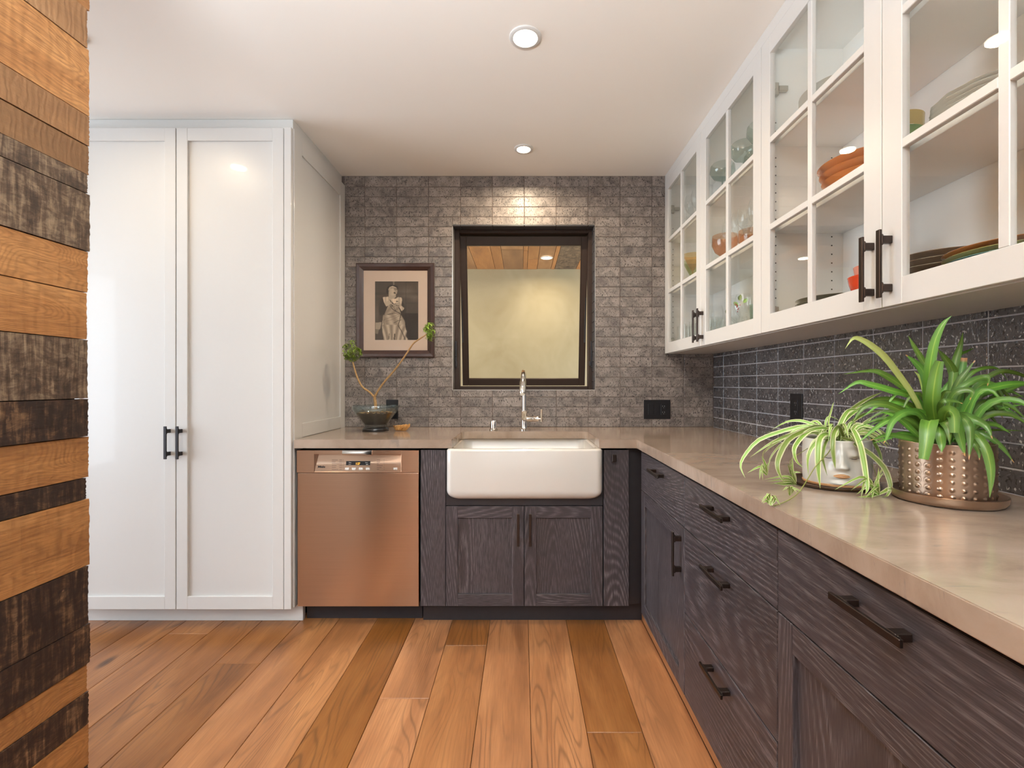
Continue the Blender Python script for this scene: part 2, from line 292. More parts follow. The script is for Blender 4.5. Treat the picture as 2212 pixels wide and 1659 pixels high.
# ------------------------------------------------------------------ mesh helpers
class MB:
    def __init__(s): s.bm = bmesh.new(); s.smooth = False
    def box(s, x0, x1, y0, y1, z0, z1, b=0.0, seg=1):
        bm = s.bm; v = [bm.verts.new((x, y, z)) for x in (x0, x1) for y in (y0, y1) for z in (z0, z1)]
        fs = [bm.faces.new([v[i] for i in q]) for q in ((0, 1, 3, 2), (4, 6, 7, 5), (0, 4, 5, 1), (2, 3, 7, 6), (0, 2, 6, 4), (1, 5, 7, 3))]
        if b > 0:
            es = list({e for f in fs for e in f.edges})
            bmesh.ops.bevel(bm, geom=es, offset=b, segments=seg, affect='EDGES', profile=0.5, clamp_overlap=True)
        return s
    def prism(s, pts, axis, a0, a1):     # pts: 2-D outline, extruded along axis
        def mk(p, a): return {'X': (a, p[0], p[1]), 'Y': (p[0], a, p[1]), 'Z': (p[0], p[1], a)}[axis]
        A = [s.bm.verts.new(mk(p, a0)) for p in pts]; B = [s.bm.verts.new(mk(p, a1)) for p in pts]
        s.bm.faces.new(A); s.bm.faces.new(B[::-1])
        for i in range(len(pts)):
            j = (i+1) % len(pts); s.bm.faces.new((A[i], B[i], B[j], A[j]))
        return s
    def loft(s, rings, cap0=True, cap1=True, closed=True):
        R = [[s.bm.verts.new(p) for p in r] for r in rings]; n = len(R[0])
        for a, b in zip(R, R[1:]):
            for i in range(n if closed else n-1):
                j = (i+1) % n; s.bm.faces.new((a[i], a[j], b[j], b[i]))
        if cap0: s.bm.faces.new(R[0][::-1])
        if cap1: s.bm.faces.new(R[-1])
        s.smooth = True; return s
    def lathe(s, prof, c, seg=32, cap0=False, cap1=False, disp=None):
        rings = []
        for (r, z) in prof:
            rings.append([(c[0]+(r+(disp(2*PI*i/seg, z) if disp else 0))*math.cos(2*PI*i/seg), c[1]+(r+(disp(2*PI*i/seg, z) if disp else 0))*math.sin(2*PI*i/seg), c[2]+z) for i in range(seg)])
        return s.loft(rings, cap0, cap1)
    def tube(s, pts, rad, seg=10, caps=True):
        pts = [Vector(p) for p in pts]; rad = rad if isinstance(rad, (list, tuple)) else [rad]*len(pts)
        rings = []; up = None
        for i, p in enumerate(pts):
            t = (pts[min(i+1, len(pts)-1)]-pts[max(i-1, 0)]).normalized()
            if up is None: up = t.orthogonal().normalized()
            up = (up-t*up.dot(t)).normalized(); sd = t.cross(up)
            rings.append([p+(up*math.cos(2*PI*k/seg)+sd*math.sin(2*PI*k/seg))*rad[i] for k in range(seg)])
        return s.loft(rings, caps, caps)
OR = {}
def worigin(o): return OR.get(o.name, Vector((0, 0, 0))) if o else Vector((0, 0, 0))
def obj(name, mb, m, parent=None, smooth=None, origin=None, auto=None):
    me = bpy.data.meshes.new(name); bm = mb.bm
    bmesh.ops.recalc_face_normals(bm, faces=bm.faces)
    if origin is None:
        xs = [v.co for v in bm.verts]
        lo = Vector([min(c[i] for c in xs) for i in range(3)]); hi = Vector([max(c[i] for c in xs) for i in range(3)])
        origin = Vector(((lo.x+hi.x)/2, (lo.y+hi.y)/2, lo.z))
    origin = Vector(origin)
    bmesh.ops.translate(bm, verts=bm.verts, vec=-origin)
    sm = mb.smooth if smooth is None else smooth
    if sm:
        for f in bm.faces: f.smooth = True
    bm.to_mesh(me); bm.free()
    if sm and auto is not False: me.set_sharp_from_angle(angle=math.radians(auto or 40))
    me.materials.append(M[m] if isinstance(m, str) else m)
    o = bpy.data.objects.new(name, me); COL.objects.link(o); OR[o.name] = origin
    if parent: o.parent = parent
    o.location = origin-worigin(parent)
    return o
def inst(name, me, loc, parent):
    o = bpy.data.objects.new(name, me); COL.objects.link(o); OR[o.name] = Vector(loc); o.parent = parent; o.location = Vector(loc)-worigin(parent); return o
def tag(o, label, cat, group=None, kind=None):
    if label: o['label'] = label
    if cat: o['category'] = cat
    if group: o['group'] = group
    if kind: o['kind'] = kind
    return o
def thing(name, label, cat, loc=(0, 0, 0), group=None):
    o = bpy.data.objects.new(name, None); COL.objects.link(o); o.location = loc; OR[o.name] = Vector(loc); o.empty_display_size = 0.05
    return tag(o, label, cat, group)
def struct(name, mb, m, parent=None, label=None):
    o = obj(name, mb, m, parent); o['kind'] = 'structure'
    if label: o['label'] = label
    return o
def B(x0, x1, y0, y1, z0, z1, b=0.0, seg=1): return MB().box(x0, x1, y0, y1, z0, z1, b, seg)
# face frames: ('Y', y) looks at the camera, ('X', x) looks left; u runs along the face, v up, w out of it
def fbx(mb, fr, u0, u1, v0, v1, w0, w1, b=0.0015, seg=1):
    if fr[0] == 'Y': return mb.box(u0, u1, fr[1]-w1, fr[1]-w0, v0, v1, b, seg)
    return mb.box(fr[1]-w1, fr[1]-w0, u0, u1, v0, v1, b, seg)
def handle(fr, uc, vc, L, vert, m, parent):
    mb = MB(); h = L/2
    def bx(a0, a1, c0, c1, w0, w1, b=0.001):
        if vert: fbx(mb, fr, uc+c0, uc+c1, vc+a0, vc+a1, w0, w1, b)
        else: fbx(mb, fr, uc+a0, uc+a1, vc+c0, vc+c1, w0, w1, b)
    bx(-h, h, -0.0065, 0.0065, 0.026, 0.0325, 0.001)
    for s in (-1, 1):
        c = s*(h-0.024)
        bx(c-0.009, c+0.009, -0.0065, 0.0065, 0.0, 0.0262, 0.0012)
        bx(c-0.0135, c+0.0135, -0.0055, 0.0055, 0.0205, 0.0262, 0.002)
    return obj('handle', mb, m, parent)
# ------------------------------------------------------------------ room shell
CEIL = 2.491; YB = 2.981; XR = 1.201
WX0, WX1, WZ0, WZ1 = -0.436, 0.4565, 1.148, 2.183          # window opening
struct('ceiling', B(-5.1, 1.40, -4.1, 3.16, CEIL, CEIL+0.12), 'ceiling')
fl = struct('floor', B(-5.1, 1.40, -4.1, 3.10, -0.12, -0.0155), 'dark_void')
G = 0.19; BX0 = 0.030-0.19*27
joints = {-7: [2.011, -0.6], -3: [1.787, -1.1], -2: [2.148, 0.1], 1: [1.612, -0.5], -5: [0.9], -4: [0.3, -1.9], -1: [-0.35], 0: [0.55], 2: [-1.2], -6: [1.15, -1.5], -8: [1.35], -9: [2.25, 0.2]}
bm_cache = {}
for k in range(-27, 3):
    x0 = 0.030+G*k; x1 = x0+G; ys = [2.46]+joints.get(k, [random.uniform(0.4, 2.1), random.uniform(-1.6, -0.6)])+[-3.95]
    for a, b_ in zip(ys, ys[1:]):
        obj('board', B(x0+0.0008, x1-0.0008, b_+0.0008, a-0.0008, -0.0155, 0.0, 0.0016), 'floor', fl)
wb = MB()
wb.box(-5.1, WX0, YB+0.0022, 3.16, -0.1, CEIL); wb.box(WX1, 1.36, YB+0.0022, 3.16, -0.1, CEIL)
wb.box(WX0, WX1, YB+0.0022, 3.16, -0.1, WZ0); wb.box(WX0, WX1, YB+0.0022, 3.16, WZ1, CEIL)
wall_back = struct('wall_back', wb, 'grout')
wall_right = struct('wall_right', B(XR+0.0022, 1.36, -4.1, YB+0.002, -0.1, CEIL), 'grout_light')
struct('wall_far_left', B(-5.2, -5.1, -4.1, 3.16, -0.1, CEIL), 'room')
struct('wall_front', B(-5.2, 1.36, -4.2, -4.1, -0.1, CEIL), 'room')
tile_me = {}
def tile(fr, u0, u1, v0, v1, parent, m):
    g = 0.0017 if fr == 'Y' else 0.0021; w, h = round(u1-u0-2*g, 4), round(v1-v0-2*g, 4)
    if w < 0.006 or h < 0.005: return
    key = (fr, w, h, m)
    if key not in tile_me:
        mb = MB()
        if fr == 'Y': mb.box(-w/2, w/2, 0, 0.0075, -h/2, h/2, 0.0012)
        else: mb.box(0, 0.0075, -w/2, w/2, -h/2, h/2, 0.0012)
        bmesh.ops.recalc_face_normals(mb.bm, faces=mb.bm.faces)
        me = bpy.data.meshes.new('tile'); mb.bm.to_mesh(me); mb.bm.free(); me.materials.append(M[m]); tile_me[key] = me
    j = random.uniform(-0.0006, 0.0006)
    c = ((u0+u1)/2, YB+j, (v0+v1)/2) if fr == 'Y' else (XR+j, (u0+u1)/2, (v0+v1)/2)
    inst('tile', tile_me[key], c, parent)
def minus(r, h):
    u0, u1, v0, v1 = r; a0, a1, b0, b1 = h
    if u1 <= a0 or u0 >= a1 or v1 <= b0 or v0 >= b1: return [r]
    out = []
    if u0 < a0: out.append((u0, a0, v0, v1))
    if u1 > a1: out.append((a1, u1, v0, v1))
    m0, m1 = max(u0, a0), min(u1, a1)
    if v0 < b0: out.append((m0, m1, v0, b0))
    if v1 > b1: out.append((m0, m1, b1, v1))
    return out
zl = [CEIL]+[2.4225-0.0629*k for k in range(0, 24)]+[0.914]
ul = [-1.118]+[-0.9896+0.2006*k for k in range(0, 11)]+[XR-0.001]
for v1, v0 in zip(zl, zl[1:]):
    for u0, u1 in zip(ul, ul[1:]):
        if u0 > 0.90 and v0 > 1.40: continue
        for r in minus((u0, u1, v0, v1), (WX0-0.002, WX1+0.002, WZ0-0.002, WZ1+0.002)): tile('Y', *r, wall_back, 'tile')
yl = [YB-0.001]+[2.83-0.2007*k for k in range(0, 17)]
for v1, v0 in zip(zl[17:], zl[18:]):
    v1 = min(v1, 1.40)
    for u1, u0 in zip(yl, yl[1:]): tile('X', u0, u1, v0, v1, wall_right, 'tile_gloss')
# left plank wall
XW = -1.0066
wl = struct('wall_left', B(-1.17, XW-0.020, -2.4, 1.088, -0.1, CEIL), 'dark_void')
ybd = [(-60, 'orange'), (22, 'tan'), (107, 'orange'), (251, 'tan'), (316, 'tan'), (378, 'gray'), (420, 'gray'), (544, 'orange'), (633, 'orange'), (734, 'gray'), (861, 'gray'), (942.5, 'orange'),
       (1031, 'dark'), (1077, 'orange'), (1221.5, 'dark'), (1346.5, 'dark'), (1432, 'orange'), (1492, 'dark'), (1562, 'orange'), (1650, 'dark'), (1750, 'orange'), (1860, 'tan'), (1932, None)]
for i, ((ya, k), (yb_, _)) in enumerate(zip(ybd, ybd[1:])):
    if ya == 861: k = 'dark'
    z1 = CAMH+(CY-ya)*1.10/F; z0 = CAMH+(CY-yb_)*1.10/F; z1 = min(z1, CEIL-0.001); z0 = max(z0, 0.0)
    ye = 1.1+random.uniform(-0.004, 0.005); dx = random.uniform(-0.0015, 0.002)
    mb = MB(); n = 26; pr = []
    for q in range(n+1): pr.append((ye+random.uniform(-0.0012, 0.0012), z0+0.001+(z1-z0-0.002)*q/n))
    pr += [(-2.3, z1-0.001), (-2.3, z0+0.001)]
    mb.prism(pr, 'X', XW-0.020, XW+dx)
    obj('plank', mb, 'rw_'+k, wl)
# outside the window: porch with cream plaster wall and plank soffit
struct('wall_outside', B(-3.6, 3.6, 5.79, 5.95, -0.1, 2.75), 'plaster')
struct('ground_outside', B(-3.6, 3.6, 3.17, 5.8, -0.12, -0.02), 'room')
so = struct('soffit', B(-3.6, 3.6, 3.17, 5.80, 2.606, 2.72), 'dark_void')
xs = [-1.9, -1.62, -1.44, -1.15, -0.98, -0.76, -0.55, -0.328, -0.22, 0.011, 0.062, 0.181, 0.35, 0.395, 0.655, 0.77, 0.99, 1.12, 1.4, 1.62, 1.9]
kd = ['orange', 'gray', 'tan', 'orange', 'gray', 'tan', 'orange', 'orange', 'tan', 'orange', 'orange', 'tan', 'orange', 'gray', 'orange', 'gray', 'orange', 'tan', 'gray', 'orange']
for i, (a, b_) in enumerate(zip(xs, xs[1:])):
    ysp = [3.17, random.uniform(4.3, 5.4), 5.79]
    for c, d in zip(ysp, ysp[1:]): obj('plank', B(a+0.002, b_-0.002, c+0.002, d-0.002, 2.584+random.uniform(-0.002, 0.002), 2.606, 0.002), 'rw_'+kd[i % len(kd)], so)
# ------------------------------------------------------------------ window
wn = thing('window_1', None, None, ((WX0+WX1)/2, 3.09, WZ0)); wn['kind'] = 'structure'
FY0, FY1 = 3.055, 3.125; t = 0.031
obj('window_frame', MB().box(WX0, WX0+t, FY0, FY1, WZ0, WZ1, 0.002).box(WX1-t+0.001, WX1, FY0, FY1, WZ0, WZ1, 0.002).box(WX0+t, WX1-t, FY0, FY1, WZ1-0.027, WZ1, 0.002).box(WX0+t, WX1-t, FY0, FY1, WZ0, WZ0+0.022, 0.002), 'frame_dark', wn)
# tilted sash, hinged at the top and pushed out at the bottom
sx0, sx1 = -0.407, 0.4285; zt, zb = 2.151, 1.176; yt, yb = 3.115, 3.262
ang = math.atan2(yb-yt, zt-zb); L = math.hypot(yb-yt, zt-zb)
def sash(mb_boxes, name, m, b=0.002, smooth=None):
    mb = MB()
    for bx in mb_boxes: mb.box(*bx, b)
    R = Matrix.Translation((0, yt, zt)) @ Matrix.Rotation(ang, 4, 'X')
    bmesh.ops.transform(mb.bm, matrix=R, verts=mb.bm.verts)
    return obj(name, mb, m, sashp if name != 'window_sash' else wn)
sashp = None
s_ = 0.041
sashp = sash([(sx0, sx0+s_, -0.02, 0.02, -L, 0), (sx1-s_, sx1, -0.02, 0.02, -L, 0), (sx0+s_, sx1-s_, -0.02, 0.02, -0.058, 0), (sx0+s_, sx1-s_, -0.02, 0.02, -L, -L+0.047)], 'window_sash', 'frame_dark')
sash([(sx0+s_-0.004, sx1-s_+0.004, -0.003, 0.003, -L+0.043, -0.054)], 'pane', 'window_glass', 0)
for sx in (sx0+s_, sx1-s_-0.004): sash([(sx, sx+0.004, -0.021, -0.012, -L+0.047, -0.058)], 'glazing_bead', 'frame_dark', 0.0005)
for x in (WX0+t+0.004, WX1-t-0.004):   # limiting stays at both sides
    sgn = 1 if x < 0 else -1
    mb = MB(); xx = x-sgn*0.024
    mb.box(xx-0.006, xx+0.006, FY0-0.012, FY0, 1.29, 1.46, 0.002).box(xx-0.009+sgn*0.006, xx+0.003+sgn*0.006, FY0-0.018, FY0-0.004, 1.30, 1.33, 0.002)
    mb.box(xx-0.004, xx+0.004, FY0-0.02, FY0-0.01, 1.36, 1.40, 0.002)
    obj('latch', mb, 'black_metal', wn)
    obj('stay_arm', MB().tube([(x+sgn*0.004, 3.11, 1.75), (x+sgn*0.006, 3.165, 1.46)], 0.004, 8), 'black_metal', wn)
# tiled top return and metal edge trims
x = WX0
for i, xe in enumerate([-0.388, -0.187, 0.0134, 0.214, 0.415, WX1]):
    obj('reveal_tile', B(x+0.0015, xe-0.0015, YB, FY0+0.002, WZ1-0.008, WZ1-0.0005, 0.0015), 'reveal', wall_back); x = xe
for k in range(17):
    v0 = WZ0+0.0629*k-0.012; v1 = min(v0+0.0629, WZ1-0.010); v0 = max(v0, WZ0+0.001)
    if v1-v0 > 0.01: obj('reveal_tile', B(WX1-0.0075, WX1-0.0005, YB, FY0, v0+0.0015, v1-0.0015, 0.0015), 'reveal', wall_back)
mb = MB().box(WX0-0.004, WX0+0.001, YB-0.003, FY0, WZ0-0.004, WZ1-0.01).box(WX0-0.004, WX1+0.004, YB-0.003, YB+0.004, WZ0-0.004, WZ0+0.0005).box(WX1, WX1+0.003, YB-0.003, YB+0.004, WZ0, WZ1).box(WX0, WX1, YB-0.002, YB+0.002, WZ1, WZ1+0.002)
o = obj('trim_1', mb, 'metal_trim'); o['kind'] = 'structure'
struct('trim_2', B(WX0+0.001, WX1-0.001, YB+0.002, FY1+0.03, WZ0-0.001, WZ0+0.0015), 'frame_dark')
# ------------------------------------------------------------------ ceiling lights
def downlight(x, y, z, lens, label, cat='light', power=9, outdoor=False, r=0.060):
    t = thing('recessed_light', label, cat, (x, y, z))
    obj('trim_ring', MB().lathe([(r, 0), (r, -0.004), (r-0.004, -0.007), (r-0.014, -0.007), (r-0.017, -0.001), (r-0.017, 0.0)], (x, y, z), 48), 'white', t)
    obj('lens', MB().lathe([(r-0.0165, 0.0), (r-0.0165, -0.0025)], (x, y, z), 48, True, True), lens, t)
    l = area('lamp_glow', (x, y, z-0.012), (0, 0, 0), 2*(r-0.018), 0, power, (1.0, 0.80, 0.56), shape='DISK', spread=math.radians(165))
    return t
downlight(0.012, 1.787, CEIL, 'lamp', 'round recessed ceiling light nearest the camera, larger bright disc', power=4.5)
downlight(0.008, 2.635, CEIL, 'lamp', 'round recessed ceiling light above the window, smaller bright disc', power=6, r=0.052)
downlight(-1.70, 1.767, CEIL, 'lamp', 'round recessed ceiling light in front of the white tall cupboard, hidden behind plank wall', power=2.5)
downlight(0.27, 5.25, 2.582, 'lamp_out', 'round downlight in the plank soffit outside the window', power=5, r=0.07)
downlight(-1.3, 5.25, 2.582, 'lamp_out', 'round downlight in the plank soffit left of the window view', power=5, r=0.07)
# ------------------------------------------------------------------ tall white cabinet
TC = thing('tall_cabinet', 'tall white shaker pantry cupboard with two doors reaching the ceiling', 'cabinet', (-1.66, 2.6, 0))
FT = ('Y', 2.315)
obj('carcass', MB().box(-2.30, -1.119, 2.317, 2.975, 0.092, 2.43), 'white', TC)
obj('crown', MB().box(-2.30, -1.131, 2.342, 2.975, 2.4305, CEIL-0.001, 0.001), 'white', TC)
obj('filler_stile', MB().box(-1.153, -1.1175, 2.2955, 2.3165, 0.092, 2.428, 0.002), 'white', TC)
obj('toe_kick', B(-2.30, -1.097, 2.375, 2.40, 0.0, 0.0915, 0.001), 'white', TC)
# panelled side, seen over the counter
mb = MB().box(-1.1188, -1.112, 2.3165, 2.40, 0.092, 2.43, 0.001).box(-1.1188, -1.112, 2.905, 2.978, 0.092, 2.43, 0.001)
mb.box(-1.1188, -1.112, 2.40, 2.905, 0.9145, 0.985, 0.001).box(-1.1188, -1.112, 2.40, 2.905, 2.34, 2.43, 0.001)
obj('side_panel', mb, 'white', TC)
def shaker(fr, u0, u1, v0, v1, parent, mst, mrail, mpan, st=0.058, rl=0.062, hnd=None, name='door'):
    mb = MB(); fbx(mb, fr, u0+st-0.004, u1-st+0.004, v0+rl-0.004, v1-rl+0.004, 0.001, 0.0095, 0); d = obj(name, mb, mpan, parent)
    for a, b_ in ((u0, u0+st), (u1-st, u1)):
        mb = MB(); fbx(mb, fr, a, b_, v0, v1, 0, 0.02, 0.0015); obj('stile', mb, mst, d)
    for a, b_ in ((v0, v0+rl), (v1-rl, v1)):
        mb = MB(); fbx(mb, fr, u0+st-0.001, u1-st+0.001, a, b_, 0.001, 0.0197, 0.0010); obj('rail', mb, mrail, d)
    if hnd: handle(*hnd, d)
    return d
FT2 = ('Y', 2.316)
shaker(FT2, -1.6735, -1.1555, 0.093, 2.424, TC, 'white', 'white', 'white', 0.054, 0.062, (('Y', 2.296), -1.649, 0.903, 0.157, True, 'black_metal'))
shaker(FT2, -2.197, -1.6775, 0.093, 2.424, TC, 'white', 'white', 'white', 0.054, 0.062, (('Y', 2.296), -1.706, 0.903, 0.157, True, 'black_metal'))
# ------------------------------------------------------------------ countertop
def arc(cx, cy, r, a0, a1, n=8): return [(cx+r*math.cos(math.radians(a0+(a1-a0)*i/n)), cy+r*math.sin(math.radians(a0+(a1-a0)*i/n))) for i in range(n+1)]
cl, cr_, cb = -0.340, 0.371, 2.706
pts = [(-1.106, 2.300), (cl-0.002, 2.300)]+arc(cl+0.055, cb-0.055, 0.055, 180, 90)+arc(cr_-0.055, cb-0.055, 0.055, 90, 0)+[(cr_+0.002, 2.300), (0.554, 2.300), (0.554, -0.75), (XR-0.0005, -0.75), (XR-0.0005, YB-0.0005), (-1.110, YB-0.0005), (-1.110, 2.32), (-1.106, 2.31)]
mb = MB().prism(pts, 'Z', 0.872, 0.914)
bmesh.ops.recalc_face_normals(mb.bm, faces=mb.bm.faces)
es = [e for e in mb.bm.edges if abs(e.verts[0].co.z-e.verts[1].co.z) < 1e-5]
bmesh.ops.bevel(mb.bm, geom=es, offset=0.0018, segments=2, affect='EDGES')
bmesh.ops.triangulate(mb.bm, faces=[f for f in mb.bm.faces if len(f.verts) > 8])
tag(obj('countertop', mb, 'quartz', smooth=False), 'polished taupe quartz worktop in an L along both tiled walls', 'countertop')
# ------------------------------------------------------------------ sink
def rring(x0, x1, y0, y1, r, z, n=6):
    p = []
    for (cx, cy, a) in ((x1-r, y1-r, 0), (x0+r, y1-r, 90), (x0+r, y0+r, 180), (x1-r, y0+r, 270)):
        for i in range(n+1):
            q = math.radians(a+90*i/n); p.append((cx+r*math.cos(q), cy+r*math.sin(q), z))
    return p
SX0, SX1, SY0, SY1, SB, ST = -0.366, 0.388, 2.276, 2.765, 0.625, 0.8715
rings = []
R0 = 0.046
for i in range(9):
    a = math.radians(90*i/8); ins = R0*(1-math.sin(a)); rings.append(rring(SX0+ins, SX1-ins, SY0+ins*0.8, SY1-ins, 0.03+ins*0.3, SB+R0*(1-math.cos(a))))
rings.append(rring(SX0, SX1, SY0, SY1, 0.032, ST-0.012))
for i in range(1, 5):
    a = math.radians(90*i/4); d = 0.012*(1-math.cos(a)); rings.append(rring(SX0+d, SX1-d, SY0+d, SY1-d, 0.03, ST-0.012+0.012*math.sin(a)))
ix0, ix1, iy0, iy1 = SX0+0.032, SX1-0.032, SY0+0.030, 2.735
rings.append(rring(ix0-0.006, ix1+0.006, iy0-0.006, iy1+0.006, 0.05, ST)); rings.append(rring(ix0, ix1, iy0, iy1, 0.05, ST-0.006))
rings.append(rring(ix0+0.004, ix1-0.004, iy0+0.004, iy1-0.004, 0.05, SB+0.09))
for i in range(1, 5):
    a = math.radians(90*i/4); d = 0.004+0.045*(1-math.cos(a)); rings.append(rring(ix0+d, ix1-d, iy0+d, iy1-d, 0.05, SB+0.09-0.05*math.sin(a)))
SK = thing('farmhouse_sink', 'glossy white apron front farmhouse sink under the window', 'sink', (0.011, 2.5, SB))
obj('basin', MB().loft(rings, True, True), 'porcelain', SK, auto=60)
obj('drain', MB().lathe([(0.045, 0), (0.045, 0.003), (0.03, 0.004), (0.0, 0.001)], (0.011, 2.56, SB+0.040), 24), 'chrome', SK)
# ------------------------------------------------------------------ faucet
FX, FY = 0.012, 2.79
FA = thing('faucet', 'tall chrome gooseneck kitchen tap with side lever behind the sink', 'faucet', (FX, FY, 0.914))
obj('base', MB().lathe([(0.026, 0.0005), (0.026, 0.006), (0.0185, 0.010), (0.0175, 0.012), (0.0175, 0.105), (0.019, 0.107), (0.019, 0.113), (0.012, 0.116)], (FX, FY, 0.914), 28, True, True), 'chrome', FA)
gp = [(FX, FY, 1.028), (FX, FY, 1.155)]
for i in range(1, 15):
    a = math.radians(180*i/14*0.86); gp.append((FX-0.0006*i, FY-0.105*(1-math.cos(a)), 1.155+0.10*math.sin(a)))
obj('spout', MB().tube(gp, 0.0125, 18), 'chrome', FA, auto=60)
e = Vector(gp[-1]); dr = (e-Vector(gp[-2])).normalized()
obj('spray_head', MB().tube([e-dr*0.01, e+dr*0.002, e+dr*0.004, e+dr*0.075, e+dr*0.082], [0.0135, 0.0155, 0.0165, 0.0185, 0.014], 20), 'chrome', FA, auto=50)
obj('holder', MB().tube([(FX-0.002, FY-0.012, 1.135), (FX-0.028, FY-0.016, 1.128)], 0.006, 12), 'chrome', FA)
obj('lever_body', MB().tube([(FX+0.014, FY, 0.979), (FX+0.048, FY, 0.979), (FX+0.050, FY, 0.979), (FX+0.052, FY, 0.979), (FX+0.083, FY, 0.979)], [0.0165, 0.0165, 0.015, 0.0165, 0.0165], 20), 'chrome', FA, auto=40)
obj('lever', MB().tube([(FX+0.080, FY, 0.979), (FX+0.099, FY, 0.979)], 0.007, 12).tube([(FX+0.099, FY, 0.962), (FX+0.099, FY, 0.966), (FX+0.1005, FY, 1.030), (FX+0.101, FY, 1.036)], [0.007, 0.0075, 0.0075, 0.009], 14), 'chrome', FA, auto=50)
AG = (P(1066, 925, 2.76).x, 2.765, 0.914)
t = thing('air_gap_cap', 'small chrome air gap cap on the worktop left of the tap', 'fitting', AG)
obj('cap', MB().lathe([(0.0195, 0.009), (0.0195, 0.052), (0.017, 0.058), (0.0, 0.0585)], AG, 28, True), 'chrome', t)
obj('base_ring', MB().lathe([(0.0245, 0.0004), (0.0245, 0.007), (0.021, 0.010), (0.0, 0.010)], AG, 28, True), 'nickel', t)
# ------------------------------------------------------------------ dishwasher
DW = thing('dishwasher', 'brushed stainless steel dishwasher between white cupboard and sink', 'dishwasher', (-0.803, 2.6, 0.09))
D0, D1 = -1.1005, -0.5045; DYf = 2.319
obj('tub', B(D0+0.004, D1-0.004, DYf+0.027, 2.95, 0.10, 0.862), 'dark_void', DW)
obj('door', B(D0+0.002, D1-0.001, DYf, DYf+0.026, 0.0965, 0.7485, 0.0022, 2), 'steel', DW)
def dp(x, y, Y=DYf-0.004): return P(x, y, Y)
cp = obj('control_panel', MB(), 'steel', DW) if False else None
py0, py1 = DYf-0.004, DYf+0.024
zt_, zb_ = 0.8605, 0.7505
rx0, rx1, rz1, rz0 = dp(679, 0).x, dp(866, 0).x, dp(0, 981).z, dp(0, 1019).z
mb = MB(); mb.box(D0, rx0, py0, py1, zb_, zt_, 0.0015); mb.box(rx1, D1, py0, py1, zb_, zt_, 0.0015); mb.box(rx0-.001, rx1+.001, py0+.0002, py1, rz1, zt_, 0.001); mb.box(rx0-.001, rx1+.001, py0+.0002, py1, zb_, rz0, 0.001)
CP = obj('control_panel', mb, 'steel', DW)
q = [(rx0, rz0), (rx1, rz0), (rx1-0.004, rz1), (rx0+0.016, rz1)]
mb = MB(); v = [mb.bm.verts.new((a, py0+0.0015 if c == rz0 else py0+0.016, c)) for a, c in q]; mb.bm.faces.new(v)
v2 = [mb.bm.verts.new(c) for c in ((rx0, py0+0.0015, rz0), (rx0+0.016, py0+0.016, rz1), (rx0, py0+0.001, rz1))]; mb.bm.faces.new(v2)
v3 = [mb.bm.verts.new(c) for c in ((rx1, py0+0.0015, rz0), (rx1, py0+0.001, rz1), (rx1-0.004, py0+0.016, rz1))]; mb.bm.faces.new(v3)
obj('slanted_fascia', mb, 'steel', CP, smooth=False)
def fasc(x, y, lift=0.0006):   # a point on the slanted fascia seen at a pixel
    for Y in [py0+0.0015+0.0145*i/60 for i in range(61)]:
        p = P(x, y, Y); yy = py0+0.0015+0.0145*(p.z-rz0)/(rz1-rz0)
        if yy <= Y: break
    p.y -= lift; return p
def fbox(x0, x1, y0, y1, m, name, d=0.0012, b=0.0):
    a, c = fasc(x0, y1), fasc(x1, y0); mb = MB(); bm = mb.bm
    pts = [(a.x, a.y, a.z), (c.x, a.y, a.z), (c.x, c.y, c.z), (a.x, c.y, c.z)]
    A = [bm.verts.new((p[0], p[1]-d, p[2])) for p in pts]; Bv = [bm.verts.new((p[0], p[1]+0.0008, p[2])) for p in pts]
    bm.faces.new(A); bm.faces.new(Bv[::-1])
    for i in range(4): bm.faces.new((A[i], Bv[i], Bv[(i+1) % 4], A[(i+1) % 4]))
    if b: bmesh.ops.bevel(bm, geom=[e for e in bm.edges], offset=b, segments=2, affect='EDGES')
    return obj(name, mb, m, CP)
fbox(747.6, 800.2, 996, 1004.8, 'black', 'display')
for x in (750, 764.7, 779.6, 794.7, 854.2): fbox(x-4.6, x+4.6, 1009.9, 1015, 'button', 'button', 0.003, 0.0014)
def text(s, x, y, h, m, parent, name, font_w=1.0, extr=0.0, flat_y=None, bold=0.0, spacing=1.0):
    cu = bpy.data.curves.new('t', 'FONT'); cu.body = s; cu.size = 1.0; cu.align_x = 'LEFT'; cu.offset = bold; cu.extrude = 0.0; cu.resolution_u = 3; cu.space_character = spacing
    to = bpy.data.objects.new('t', cu); COL.objects.link(to); dg = bpy.context.evaluated_depsgraph_get(); me = bpy.data.meshes.new_from_object(to.evaluated_get(dg))
    bpy.data.objects.remove(to); bpy.data.curves.remove(cu)
    mb = MB(); mb.bm.from_mesh(me); bpy.data.meshes.remove(me)
    xs_ = [v.co.x for v in mb.bm.verts]; ys_ = [v.co.y for v in mb.bm.verts]; sx_ = font_w
    base = fasc(x, y); k = h/0.7
    for v in mb.bm.verts:
        X = (v.co.x-min(xs_))*k*sx_; Z = v.co.y*k
        slope = 0.0145/(rz1-rz0); v.co = Vector((base.x+X, base.y+slope*Z-0.0004-extr, base.z+Z))
    return obj(name, mb, m, parent, smooth=False)
text('Miele', 686.8, 1010.2, 0.0090, 'ink', CP, 'lettering', 1.28, bold=0.045)
text('1:27', 769.3, 1003.6, 0.0105, 'led', CP, 'digits', 0.85, 0.0014, bold=0.01)
